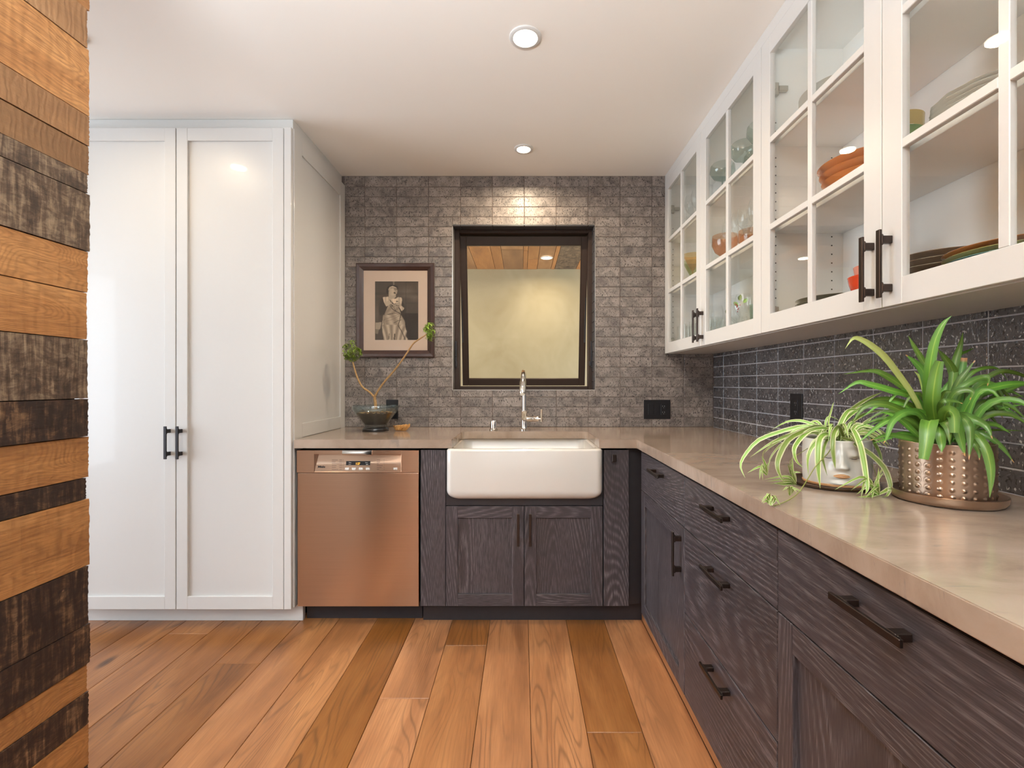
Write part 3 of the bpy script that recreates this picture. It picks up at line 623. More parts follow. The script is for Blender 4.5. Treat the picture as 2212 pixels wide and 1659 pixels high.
for i, (a, b_) in enumerate((('Time', 'Auto'),)):
    text('Time', 753.6, 1000.0, 0.0042, 'ink_white', CP, 'display_text', 1.0, 0.0014); text('Auto', 753.4, 1003.6, 0.0042, 'ink_white', CP, 'display_text', 1.0, 0.0014)
    text('Extra', 789.4, 1000.0, 0.0042, 'ink_white', CP, 'display_text', 1.0, 0.0014); text('Start', 790.6, 1003.6, 0.0042, 'ink_white', CP, 'display_text', 1.0, 0.0014)
# faint printed programme list: too small in the photograph to read, ruled as fine dashes
mb = MB()
for i in range(6):
    yy = 993.2+i*4.05
    for (xa, xb) in ((717, 717+[13, 8, 17, 10, 9, 14][i]), (733, 739), (740.8, 742.2), (814, 814+[7, 7, 4, 13, 10, 5][i]), (829.2, 830.4)):
        a = fasc(xa, yy); c = fasc(xb, yy+0.9); mb.box(a.x, c.x, a.y-0.0003, a.y+0.0003, c.z, a.z)
obj('printed_marks', mb, 'ink_soft', CP, smooth=False)['kind'] = 'stuff'
hx0, hx1 = dp(740.5, 0).x, dp(804, 0).x
mb = MB(); pr = [(py0+0.0, dp(0, 971.9).z), (py0-0.007, dp(0, 973).z), (py0-0.010, dp(0, 977).z), (py0-0.009, dp(0, 981.5).z), (py0-0.003, dp(0, 982.6).z), (py0+0.006, dp(0, 982).z), (py0+0.006, dp(0, 971.9).z)]
mb.prism(pr, 'X', hx0, hx1); obj('handle', mb, 'chrome', CP, smooth=True, auto=30)
obj('toe_kick', B(D0+0.012, D1+0.0, 2.40, 2.42, 0.0, 0.094), 'toe', DW)
# ------------------------------------------------------------------ base cabinets on the window wall
FB = ('Y', 2.339)
def dark_panel(name, fr, u0, u1, v0, v1, m, parent, b=0.0015): mb = MB(); fbx(mb, fr, u0, u1, v0, v1, 0, 0.02, b); return obj(name, mb, m, parent)
t = thing('filler_panel', 'narrow dark stained oak panel between dishwasher and sink cabinet', 'panel', (-0.435, 2.6, 0))
dark_panel('front', FB, -0.4965, -0.375, 0.098, 0.862, 'oakZ', t); obj('side', B(-0.492, -0.38, 2.341, 2.95, 0.095, 0.862), 'toe', t)
SBs = thing('sink_cabinet', 'dark stained oak sink base cabinet with two shaker doors', 'cabinet', (0.01, 2.6, 0))
obj('carcass', B(-0.372, 0.393, 2.342, 2.95, 0.095, 0.588), 'dark_void', SBs)
obj('apron_board', MB().box(-0.3735, 0.3945, 2.322, 2.338, 0.5895, 0.64, 0.001).box(-0.3735, -0.352, 2.322, 2.338, 0.641, 0.862).box(0.374, 0.3945, 2.322, 2.338, 0.641, 0.862), 'toe', SBs)
shaker(FB, -0.3725, 0.0085, 0.098, 0.5865, SBs, 'oakZ', 'oakX', 'oakZ', 0.058, 0.058, (('Y', 2.319), -0.0195, 0.478, 0.157, True, 'bronze'))
shaker(FB, 0.0115, 0.3935, 0.098, 0.5865, SBs, 'oakZ', 'oakX', 'oakZ', 0.058, 0.058, (('Y', 2.319), 0.0385, 0.478, 0.157, True, 'bronze'))
t = thing('pull_out_cabinet', 'narrow dark oak pull-out front with small bronze knob right of sink', 'cabinet', (0.46, 2.6, 0))
d = dark_panel('door', FB, 0.3985, 0.5215, 0.098, 0.862, 'oakZ', t); obj('carcass', B(0.402, 0.52, 2.341, 2.95, 0.095, 0.862), 'dark_void', t)
kx = P(1327, 989, 2.3).x; kz = P(1327, 989, 2.3).z
obj('knob', MB().box(kx-0.006, kx+0.006, 2.298, 2.319, kz-0.007, kz+0.007, 0.002).box(kx-0.0125, kx+0.0095, 2.289, 2.299, kz-0.0185, kz+0.0175, 0.003), 'bronze', d)
t = thing('corner_filler', 'dark recessed corner board where the two cabinet runs meet', 'panel', (0.56, 2.4, 0))
obj('back_board', B(0.5225, 0.60, 2.352, 2.37, 0.095, 0.862), 'toe', t); obj('side_board', B(0.592, 0.606, 2.256, 2.3515, 0.095, 0.862), 'toe', t)
kk = struct('baseboard_back', B(-0.4965, 0.60, 2.382, 2.398, 0.0, 0.094), 'toe'); 
# ------------------------------------------------------------------ base cabinets on the right wall
XF = 0.585; FR = ('X', XF)
def right_cab(y1, y0, name, label, kind, hlen=0.157):
    t = thing(name, label, 'cabinet', (0.87, (y0+y1)/2, 0))
    a, b_ = y0+0.0018, y1-0.0018; c = (a+b_)/2
    obj('carcass', B(XF+0.002, 1.199, y0+0.001, y1-0.001, 0.094, 0.871), 'dark_void', t)
    def drawer(v0, v1, L=hlen):
        d = dark_panel('drawer', FR, a, b_, v0, v1, 'oakY', t); handle(('X', XF-0.02), c, v1-0.046, L, False, 'bronze', d)
    drawer(0.6835, 0.862)
    if kind == 'drawers': drawer(0.3905, 0.6805); drawer(0.098, 0.3875)
    else: shaker(FR, a, b_, 0.098, 0.6805, t, 'oakZ', 'oakY', 'oakZ', 0.057, 0.062, (('X', XF-0.02), (a+0.033) if kind == 'door_near' else (b_-0.033), 0.58, 0.157, True, 'bronze'))
    return t
right_cab(2.2535, 1.654, 'corner_base_cabinet', 'dark oak base cabinet with one drawer and door, nearest the corner', 'door_near')
right_cab(1.654, 1.051, 'drawer_cabinet', 'dark oak base cabinet with three stacked drawers under the worktop', 'drawers')
right_cab(1.051, 0.447, 'near_base_cabinet', 'dark oak base cabinet nearest the camera with long bar pull on drawer', 'door_near')
right_cab(0.447, -0.157, 'rear_base_cabinet', 'dark oak base cabinet mostly out of frame at the bottom right', 'door_near')
right_cab(-0.157, -0.745, 'rear_drawer_cabinet', 'dark oak drawer cabinet behind the camera position', 'drawers')
struct('baseboard_right', B(0.600, 0.612, -0.74, 2.381, 0.0, 0.092, 0.001), 'floor')
# ------------------------------------------------------------------ upper glass cabinets
XU = 0.915; FU = ('X', XU)              # door backs; faces at x = 0.895
ZD0, ZD1 = 1.374, 2.445; ST_, RT = 0.061, 0.064
def glass_door(y0, y1, parent, hside, label=None):
    a, b_ = y0+0.0015, y1-0.0015; v0, v1 = ZD0, ZD1
    mb = MB(); fbx(mb, FU, a, a+ST_, v0, v1, 0, 0.02, 0.0012); fbx(mb, FU, b_-ST_, b_, v0, v1, 0, 0.02, 0.0012)
    fbx(mb, FU, a+ST_-0.001, b_-ST_+0.001, v0, v0+RT, 0, 0.0197, 0.0012); fbx(mb, FU, a+ST_-0.001, b_-ST_+0.001, v1-RT, v1, 0, 0.0197, 0.0012)
    d = obj('door', mb, 'white', parent)
    gz0, gz1 = v0+RT, v1-RT; gy0, gy1 = a+ST_, b_-ST_; mid = (gy0+gy1)/2; mw = 0.011
    mb = MB(); fbx(mb, FU, mid-mw, mid+mw, gz0, gz1, 0.004, 0.019, 0.0015); obj('muntin', mb, 'white', d)
    zs = [gz0+(gz1-gz0)*k/3 for k in range(4)]
    for z in zs[1:3]:
        for ya, yb_ in ((gy0, mid-mw), (mid+mw, gy1)):
            mb = MB(); fbx(mb, FU, ya-0.0005, yb_+0.0005, z-mw, z+mw, 0.004, 0.019, 0.0015); obj('muntin', mb, 'white', d)
    for i in range(3):
        for ya, yb_ in ((gy0, mid-mw), (mid+mw, gy1)):
            zlo = zs[i]+(mw if i else 0); zhi = zs[i+1]-(mw if i < 2 else 0)
            mb = MB(); fbx(mb, FU, ya-0.003, yb_+0.003, zlo-0.003, zhi+0.003, 0.006, 0.009, 0); obj('pane', mb, 'pane', d)
    hu = a+0.028 if hside == 'near' else b_-0.028
    handle(('X', 0.895), hu, 1.4755, 0.165, True, 'bronze', d)
    return d
def upper(y0, y1, label, name='glass_cabinet'):
    t = thing(name, label, 'cabinet', (1.05, (y0+y1)/2, ZD0)); k = 0.018
    mb = MB().box(XU+0.002, 1.199, y0+0.001, y0+k, ZD0+0.004, ZD1).box(XU+0.002, 1.199, y1-k, y1-0.001, ZD0+0.004, ZD1)
    mb.box(XU+0.002, 1.199, y0+k, y1-k, ZD0+0.004, ZD0+0.022).box(XU+0.002, 1.199, y0+k, y1-k, ZD1-0.018, ZD1).box(1.190, 1.199, y0+k, y1-k, ZD0+0.022, ZD1-0.018)
    obj('carcass', mb, 'cabinet_inside', t, smooth=False)
    for z in (1.742, 2.063): obj('shelf', B(XU+0.018, 1.1895, y0+k+0.0005, y1-k-0.0005, z, z+0.019, 0.0008), 'cabinet_inside', t)
    obj('bottom_panel', B(XU+0.001, 1.199, y0, y1, ZD0-0.002, ZD0+0.0035), 'white', t)
    m_ = (y0+y1)/2
    glass_door(m_, y1, t, 'near'); glass_door(y0, m_, t, 'far')
    mb = MB()
    for xx in (0.940, 1.148):
        for i in range(26):
            z = 1.47+0.0325*i
            if abs(z-1.75) < 0.02 or abs(z-2.07) < 0.02 or abs(z-2.20) < 0.02 and xx < 1: continue
            for (ya, yb_) in ((y1-k-0.0006, y1-k), (y0+k, y0+k+0.0006)):
                mb.lathe([(0.0026, 0)], (xx, 0, z), 8, False, False) if False else mb.box(xx-0.0022, xx+0.0022, ya, yb_, z-0.0022, z+0.0022)
    o = obj('pin_holes', mb, 'hole', t, smooth=False); o['kind'] = 'stuff'
    for z in (2.27, 1.445):
        h = MB().box(XU+0.001, XU+0.012, y1-k-0.030, y1-k-0.004, z-0.010, z+0.012, 0.002).box(XU+0.010, XU+0.030, y1-k-0.016, y1-k-0.0005, z-0.024, z+0.024, 0.002).box(XU+0.028, XU+0.062, y1-k-0.020, y1-k-0.004, z-0.009, z+0.010, 0.002)
        obj('hinge', h, 'nickel', t)
    return t
upper(1.778, YB-0.004, 'white upper cabinet with glass doors nearest the window wall, holding glassware')
upper(0.585, 1.778, 'white upper cabinet with glass doors above the potted plants, holding plates')
upper(-0.608, 0.585, 'white upper cabinet with glass doors beyond the right edge of the frame')
struct('trim_3', B(0.8965, 1.199, -0.608, YB-0.003, ZD1+0.0015, CEIL-0.0005, 0.0008), 'white')
# ------------------------------------------------------------------ outlets
def outlet_on(fr, plane, u0, u1, v0, v1, name, label, gangs):
    t = thing(name, label, 'outlet', ((u0+u1)/2, plane, v0) if fr == 'Y' else (plane, (u0+u1)/2, v0))
    f = (fr, plane)
    mb = MB(); fbx(mb, f, u0, u1, v0, v1, 0.0, 0.005, 0.0015); obj('cover_plate', mb, 'black', t)
    n = len(gangs)
    for i, g in enumerate(gangs):
        c = u0+(u1-u0)*(i+0.5)/n if n > 1 else (u0+u1)/2; c = c+(0 if n == 1 else (0.002 if i == 0 else -0.002)); m = (v0+v1)/2
        mb = MB(); fbx(mb, f, c-0.0165, c+0.0165, m-0.0335, m+0.0335, 0.004, 0.0068 if g == 'outlet' else 0.0085, 0.001)
        r = obj('receptacle' if g == 'outlet' else 'switch_rocker', mb, 'black', t)
        if g == 'outlet':
            mb = MB()
            for dz in (0.019, -0.019):
                for du in (-0.006, 0.006): fbx(mb, f, c+du-0.0011, c+du+0.0011, m+dz-0.002, m+dz+0.0055, 0.0066, 0.0072, 0)
                fbx(mb, f, c-0.0016, c+0.0016, m+dz-0.0095, m+dz-0.0065, 0.0066, 0.0072, 0)
            obj('slots', mb, 'slot', r)
    return t
def xa(x): return (x-CX)*YB/F
def za(y): return CAMH+(CY-y)*YB/F
outlet_on('Y', YB-0.0006, xa(834.5), xa(860.5), za(905), za(863.5), 'wall_outlet', 'black wall outlet on brick tile behind the glass bowl planter', ['outlet'])
outlet_on('Y', YB-0.0006, xa(1390.3), xa(1447.8), za(905), za(863.7), 'switch_plate', 'wide black switch and outlet plate on tile right of the window', ['switch', 'outlet'])
outlet_on('X', XR-0.0006, 2.028, 2.119, 1.018, 1.142, 'wall_outlet', 'black wall outlet on the right tiled wall behind the spider plant', ['outlet'])
# ------------------------------------------------------------------ framed photograph
def fp(x, y, Y=2.958): return P(x, y, Y)
PF = thing('framed_picture', 'dark wood framed sepia photograph of a laughing person holding a cup', 'picture', (fp(853, 0).x, 2.97, fp(0, 772).z))
fx0, fx1, fz0, fz1 = fp(768.4, 0).x, fp(938, 0).x, fp(0, 772).z, fp(0, 568).z; fw = 0.045
prof = [(0, 0.0), (0, 0.020), (0.006, 0.024), (0.022, 0.022), (0.036, 0.014), (fw, 0.010), (fw, 0.0)]
def frame_ring(d, w):
    return [(fx0+d, 2.980-w, fz0+d), (fx1-d, 2.980-w, fz0+d), (fx1-d, 2.980-w, fz1-d), (fx0+d, 2.980-w, fz1-d)]
mb = MB(); mb.loft([frame_ring(d, w) for d, w in prof]+[frame_ring(0, 0)], False, False); obj('frame', mb, 'frame_wood', PF, smooth=False)
obj('mat_board', B(fx0+0.03, fx1-0.03, 2.9712, 2.9745, fz0+0.03, fz1-0.03), 'matboard', PF)
NXp, NYp = 118, 158
S = 1117/NXp   # crop units per cell
yy, xx = np.mgrid[0:NYp, 0:NXp]; U = 103+(xx+0.5)*1117/NXp; V = 83+(yy+0.5)*1504/NYp
def pip(poly):
    ins = np.zeros(U.shape, bool); n = len(poly); j = n-1
    for i in range(n):
        xi, yi = poly[i]; xj, yj = poly[j]
        c = ((yi > V) != (yj > V)) & (U < (xj-xi)*(V-yi)/((yj-yi) or 1e-9)+xi); ins ^= c; j = i
    return ins
img = np.full(U.shape, 0.30)
img = 0.30+0.10*np.exp(-((U-950)**2/200**2+(V-330)**2/160**2))-0.12*(V > 900)*(U > 700)+0.10*np.exp(-((U-1130)**2/120**2+(V-520)**2/70**2))
img += 0.10*np.exp(-((U-150)**2/60**2+(V-900)**2/300**2))+0.03*np.sin(V/23.0)*np.exp(-((V-430)**2)/140**2)-0.07*np.exp(-((U-900)**2/12**2))-0.05*np.exp(-((V-640)**2/10**2))*(U > 880)
def paint(poly, val, soft=None):
    global img
    mk = pip(poly); img = np.where(mk, val if not callable(val) else val(U, V), img)
def stroke(pts, w, val):
    global img
    for (x0, y0), (x1, y1) in zip(pts, pts[1:]):
        L2 = (x1-x0)**2+(y1-y0)**2; t_ = np.clip(((U-x0)*(x1-x0)+(V-y0)*(y1-y0))/L2, 0, 1)
        d = np.hypot(U-x0-t_*(x1-x0), V-y0-t_*(y1-y0)); img = np.where(d < w, val, img)
paint([(560, 85), (610, 85), (605, 180), (568, 180)], 0.52)
paint([(290, 500), (230, 620), (200, 800), (220, 950), (330, 940), (400, 800), (450, 700), (380, 560)], 0.24)          # left arm sleeve
paint([(800, 560), (860, 700), (890, 850), (820, 960), (770, 900), (770, 700)], 0.21)
paint([(110, 1140), (275, 1130), (240, 1290), (200, 1330), (175, 1440), (110, 1420)], 0.66); paint([(110, 1310), (200, 1310), (175, 1440), (110, 1420)], 0.5)
skirt = lambda u, v: 0.68+0.09*np.sin((u*0.9-v*0.55)/34.0+0.8*np.sin(v/90.0))*(v < 1200)+0.13*np.sin(u/30.0+0.004*(v-1200)*(u-560)/60)*(v >= 1200)
paint([(310, 940), (760, 900), (800, 980), (870, 1100), (900, 1320), (930, 1370), (900, 1480), (960, 1587), (330, 1587), (290, 1380), (285, 1200), (300, 1060)], skirt)
paint([(450, 680), (700, 690), (780, 900), (560, 900), (340, 940), (400, 800)], lambda u, v: 0.62+0.06*np.sin((u+v)/30))
paint([(300, 490), (440, 475), (560, 560), (700, 485), (790, 500), (805, 560), (780, 700), (860, 770), (840, 810), (790, 850), (700, 700), (560, 600), (470, 690), (390, 730), (330, 620)], lambda u, v: 0.80-0.08*np.sin(u/14.0))
paint([(455, 330), (450, 500), (500, 540), (600, 530), (640, 480), (640, 400)], 0.72)                                   # neck
paint([(470, 215), (560, 200), (640, 225), (685, 300), (670, 390), (625, 450), (520, 440), (455, 380), (445, 280)], lambda u, v: 0.80-0.0010*np.abs(u-560))   # face
paint([(400, 280), (430, 220), (500, 180), (600, 175), (690, 215), (700, 300), (660, 240), (560, 195), (480, 225), (440, 290), (445, 400), (410, 410), (395, 350)], 0.13)   # headscarf
stroke([(510, 255), (560, 245), (610, 262), (650, 275), (672, 300)], 5, 0.22); stroke([(600, 300), (625, 305), (632, 280), (605, 272), (600, 300)], 4, 0.28)
paint([(575, 345), (610, 350), (640, 395), (620, 410), (590, 385)], 0.15); stroke([(583, 352), (612, 362)], 5, 0.9); stroke([(610, 400), (632, 402)], 4, 0.8)
stroke([(620, 330), (648, 322)], 4, 0.45); stroke([(470, 300), (462, 340)], 7, 0.55)
paint([(540, 535), (660, 535), (650, 620), (615, 660), (580, 655), (555, 610)], 0.93); stroke([(530, 665), (600, 690), (690, 660), (710, 640)], 9, 0.82)   # cup and saucer
paint([(400, 600), (480, 560), (545, 600), (540, 650), (470, 690), (400, 700)], 0.76); stroke([(490, 560), (520, 620)], 9, 0.2); stroke([(655, 600), (690, 600)], 11, 0.2)
paint([(640, 660), (740, 600), (780, 700), (720, 760), (660, 720)], 0.70); stroke([(650, 700), (720, 715)], 7, 0.35)
stroke([(490, 690), (520, 760), (600, 830), (700, 880), (770, 930)], 6, 0.14); stroke([(710, 740), (755, 830), (780, 900)], 6, 0.14); stroke([(590, 740), (600, 790), (660, 870)], 5, 0.25)
paint([(520, 680), (560, 700), (545, 745)], 0.2)
stroke([(770, 930), (740, 1080), (715, 1160), (700, 1200)], 7, 0.2); stroke([(700, 1220), (780, 1350), (830, 1450), (880, 1580)], 8, 0.25); stroke([(340, 1050), (325, 1120), (340, 1190)], 5, 0.3)
stroke([(590, 1150), (700, 1090), (780, 1070)], 6, 0.3); stroke([(330, 950), (480, 930), (600, 900)], 5, 0.4); stroke([(610, 1440), (600, 1587)], 14, 0.28); stroke([(470, 1430), (460, 1560)], 8, 0.33)
stroke([(350, 1060), (500, 1010), (640, 960), (740, 910)], 4, 0.5); stroke([(380, 1110), (560, 1060), (720, 970)], 4, 0.5)
rng = np.random.default_rng(3); img = img+rng.normal(0, 0.012, img.shape)
k_ = np.pad(img, 1, mode='edge'); img = 0.5*img+0.125*(k_[:-2, 1:-1]+k_[2:, 1:-1]+k_[1:-1, :-2]+k_[1:-1, 2:]); img = np.clip(img, 0.03, 0.97)
px0, px1, pz1, pz0 = fp(808.8, 0).x, fp(902.6, 0).x, fp(0, 606.9).z, fp(0, 733.9).z
me = bpy.data.meshes.new('photo_print'); vs = []; 
for j in range(NYp+1):
    for i in range(NXp+1): vs.append(((px1-px0)*(i/NXp-0.5), 0, (pz1-pz0)*(1-j/NYp)))
fs = [(j*(NXp+1)+i, (j+1)*(NXp+1)+i, (j+1)*(NXp+1)+i+1, j*(NXp+1)+i+1) for j in range(NYp) for i in range(NXp)]
me.from_pydata(vs, [], fs); ca = me.color_attributes.new('tone', 'FLOAT_COLOR', 'CORNER')
v_ = img.reshape(-1); lin = np.power(v_, 2.2); col = np.stack([lin*0.86+0.012, lin*0.70+0.006, lin*0.52+0.003, np.ones_like(lin)], 1)
ca.data.foreach_set('color', np.repeat(col, 4, axis=0).astype(np.float32).reshape(-1))
m, nt, b = mat('sepia_print'); a_ = nd(nt, 'ShaderNodeAttribute', attribute_name='tone'); ln(nt, a_.outputs['Color'], b.inputs['Base Color']); setin(b, Roughness=0.55)
me.materials.append(m); inst('photo_print', me, ((px0+px1)/2, 2.9708, pz0), PF)
obj('glazing', B(fx0+0.04, fx1-0.04, 2.9655, 2.967, fz0+0.04, fz1-0.04), 'glazing', PF)
# ------------------------------------------------------------------ leaves
def catmull(pts, n):
    P_ = [Vector(p) for p in pts]; P_ = [P_[0]*2-P_[1]]+P_+[P_[-1]*2-P_[-2]]; out = []; segs = len(P_)-3
    for k in range(n+1):
        t = k/n*segs; i = min(int(t), segs-1); u = t-i; a, b, c, d = P_[i:i+4]
        out.append(0.5*((2*b)+(c-a)*u+(2*a-5*b+4*c-d)*u*u+(3*b-a-3*c+d)*u**3))
    return out
EYE = Vector((0, 0, CAMH))
def leaf(pts, w, m, parent, name='leaf', n=14, fold=0.22, blunt=False, w0=0.55, facing=0.75, mb=None, uvs=None):
    cs = catmull(pts, n); new = mb is None
    if new: mb = MB(); uvs = []
    prev = None; bm = mb.bm; rows = []
    for i, p in enumerate(cs):
        t = i/n; tg = (cs[min(i+1, n)]-cs[max(i-1, 0)]).normalized()
        nrm = ((EYE-p).normalized()*facing+Vector((-0.2, -0.1, 0.6))*(1.1-facing)).normalized()
        sd = tg.cross(nrm)
        if sd.length < 0.15: sd = prev or Vector((1, 0, 0))
        sd.normalize()
        if prev is not None:
            if sd.dot(prev) < 0: sd = -sd
            sd = (prev*0.45+sd*0.55).normalized()
        prev = sd
        nn = sd.cross(tg).normalized()
        if nn.dot(EYE-p) < 0: nn = -nn
        prof = (w0+(1-w0)*math.sin(min(1, t/0.45)*PI/2))*((1-max(0, (t-0.45)/0.55)**1.9) if not blunt else (1-0.45*max(0, (t-0.4)/0.6)**1.5))
        hw = w/2*max(prof, 0.03)
        row = [bm.verts.new(p-sd*hw+nn*hw*fold), bm.verts.new(p-sd*hw*0.5+nn*hw*fold*0.25), bm.verts.new(p-nn*hw*fold*0.5), bm.verts.new(p+sd*hw*0.5+nn*hw*fold*0.25), bm.verts.new(p+sd*hw+nn*hw*fold)]
        rows.append(row); uvs += [(-1, t, 0), (-0.5, t, 0), (0, t, 0), (0.5, t, 0), (1, t, 0)]
    for a, b in zip(rows, rows[1:]):
        for i in range(4): bm.faces.new((a[i], a[i+1], b[i+1], b[i]))
    if not new: return
    mb.smooth = True; return finish_leaf(name, mb, uvs, m, parent)
def finish_leaf(name, mb, uvs, m, parent):
    me = bpy.data.meshes.new(name); bm = mb.bm; bm.verts.ensure_lookup_table()
    org = bm.verts[2].co.copy()
    bmesh.ops.translate(bm, verts=bm.verts, vec=-org)
    for f in bm.faces: f.smooth = True
    bm.to_mesh(me); bm.free()
    at = me.attributes.new('uv2', 'FLOAT_VECTOR', 'POINT'); at.data.foreach_set('vector', np.array(uvs, np.float32).reshape(-1))
    me.materials.append(M[m]); return inst(name, me, org, parent)
def P2(x, y, Y, top=0.9155):         # pixel + distance, kept above the worktop and off the right wall
    if y > CY+3 and x > 1390: Y = min(Y, (CAMH-top)*F/(y-CY))
    if x > 1500: Y = min(Y, 1.188*F/(x-CX))
    return P(x, y, Y)
def pleaf(pl, Ys, w, m, parent, **k):
    n = len(pl); pts = []
    for i, (x, y) in enumerate(pl):
        t = i/(n-1)*(len(Ys)-1); a = int(min(t, len(Ys)-2)); Y = Ys[a]+(Ys[a+1]-Ys[a])*(t-a); pts.append(P2(x, y, Y))
    Ym = sum(p.y for p in pts)/n
    return leaf(pts, w*Ym/F, m, parent, **k)
# ------------------------------------------------------------------ face planter with variegated spider plant
cF = (0.848, 1.281, 0.9145); cS = (0.838, 1.281, 0.9145)
t = tag(obj('plant_saucer', MB().lathe([(0.0, 0.0), (0.100, 0.0), (0.106, 0.004), (0.1075, 0.0085), (0.104, 0.0088), (0.098, 0.0045), (0.0, 0.004)], cS, 56), 'saucer_dark'), 'flat dark bronze saucer under the white face planter', 'saucer')
FPt = thing('face_planter', 'white ceramic planter with a sleeping face, holding a striped spider plant', 'planter', (cF[0], cF[1], cF[2]+0.005))
th0 = math.radians(-90-25)   # the way the face looks, in plan
HP = 0.119
def g2(x, s): return math.exp(-(x/s)**2)
def facedisp(th, z):
    d = (th-th0+PI) % (2*PI)-PI; h = z/HP; a = d*0.079   # metres along the wall
    r = 0.0
    nose_w = 0.0065+0.006*max(0, min(1, (0.80-h)/0.42))
    nz = max(0, min(1, (h-0.36)/0.06))*max(0, min(1, (0.97-h)/0.25)); r += 0.0155*g2(a, nose_w)*nz*(0.45+0.55*max(0, min(1, (0.9-h)/0.5)))
    r += 0.004*(g2(a-0.009, 0.005)+g2(a+0.009, 0.005))*g2(h-0.43, 0.06)
    for s in (-1, 1):
        e = a-s*0.031; r += -0.0100*g2(e, 0.019)*g2(h-0.64, 0.19); r += 0.0120*g2(e, 0.0130)*g2(h-0.70, 0.095); r -= 0.0030*g2(h-0.635+0.6*(e/0.02)**2*0.03, 0.012)*g2(e, 0.014)
        r -= 0.004*g2(e-s*0.004, 0.012)*g2(h-0.42, 0.12)
        r += 0.003*g2(e, 0.02)*g2(h-0.87, 0.045)
    r += 0.0055*g2(a, 0.0155)*g2(h-0.245, 0.052)-0.002*g2(a, 0.014)*g2(h-0.245, 0.008); r += 0.006*g2(a, 0.016)*g2(h-0.085, 0.06); r -= 0.003*g2(a, 0.02)*g2(h-0.155, 0.03)
    return r
pr = [(0.072, 0.0), (0.077, 0.004)]+[(0.0785+0.0015*math.sin(PI*k/46), 0.006+(HP-0.008)*k/46) for k in range(47)]+[(0.0775, HP), (0.073, HP), (0.072, HP-0.004), (0.071, HP-0.02)]
c0 = (cF[0], cF[1], cF[2]+0.0048)
def fd(th, z): return facedisp(th, z) if 0.006 < z < HP-0.001 else 0
obj('pot', MB().lathe(pr, c0, 150, True, False, fd), 'face_glaze', FPt, auto=80)
obj('foot_ring', MB().lathe([(0.072, 0.0002), (0.0790, 0.0006), (0.0800, 0.0050), (0.0785, 0.0066)], c0, 90), 'raw_clay', FPt)
lip = MB(); bm = lip.bm; rows = []
for j in range(9):
    h = 0.195+0.10*j/8; row = []
    for i in range(21):
        a = -0.018+0.036*i/20; th = th0+a/0.079; z = h*HP
        up = 0.0150*(1-abs(a/0.0185)**1.6)**0.5 if abs(a) < 0.0185 else 0
        zc = 0.245*HP; zz = zc+(z-zc)*(1.15*(1-abs(a/0.019)**2)); rr = 0.0795+facedisp(th, zz)+0.0010
        if j == 8: rr -= 0.0018
        if j == 0: rr -= 0.0018
        row.append(bm.verts.new((c0[0]+rr*math.cos(th), c0[1]+rr*math.sin(th), c0[2]+zz)))
    rows.append(row)
for a_, b_ in zip(rows, rows[1:]):
    for i in range(20): bm.faces.new((a_[i], a_[i+1], b_[i+1], b_[i]))
lip.smooth = True; obj('lips', lip, 'raw_clay', FPt)
for s in (-1, 1):
    pts = []
    for i in range(9):
        a = s*0.031+(-0.0125+0.025*i/8); th = th0+a/0.079; z = (0.635-0.022*(1-((i-4)/4)**2))*HP; rr = 0.0797+facedisp(th, z)
        pts.append((c0[0]+rr*math.cos(th), c0[1]+rr*math.sin(th), c0[2]+z))
    obj('eyelid_line', MB().tube(pts, 0.0009, 6), 'ceramic_dark', FPt)
obj('soil', MB().lathe([(0.0715, HP-0.016), (0.04, HP-0.012), (0.0, HP-0.010)], c0, 40), 'soil', FPt)
SP = thing('spider_plant', 'variegated spider plant with cream edged leaves trailing from the face planter', 'plant', (cF[0], cF[1], cF[2]+HP-0.01))
V = 'leaf_var'
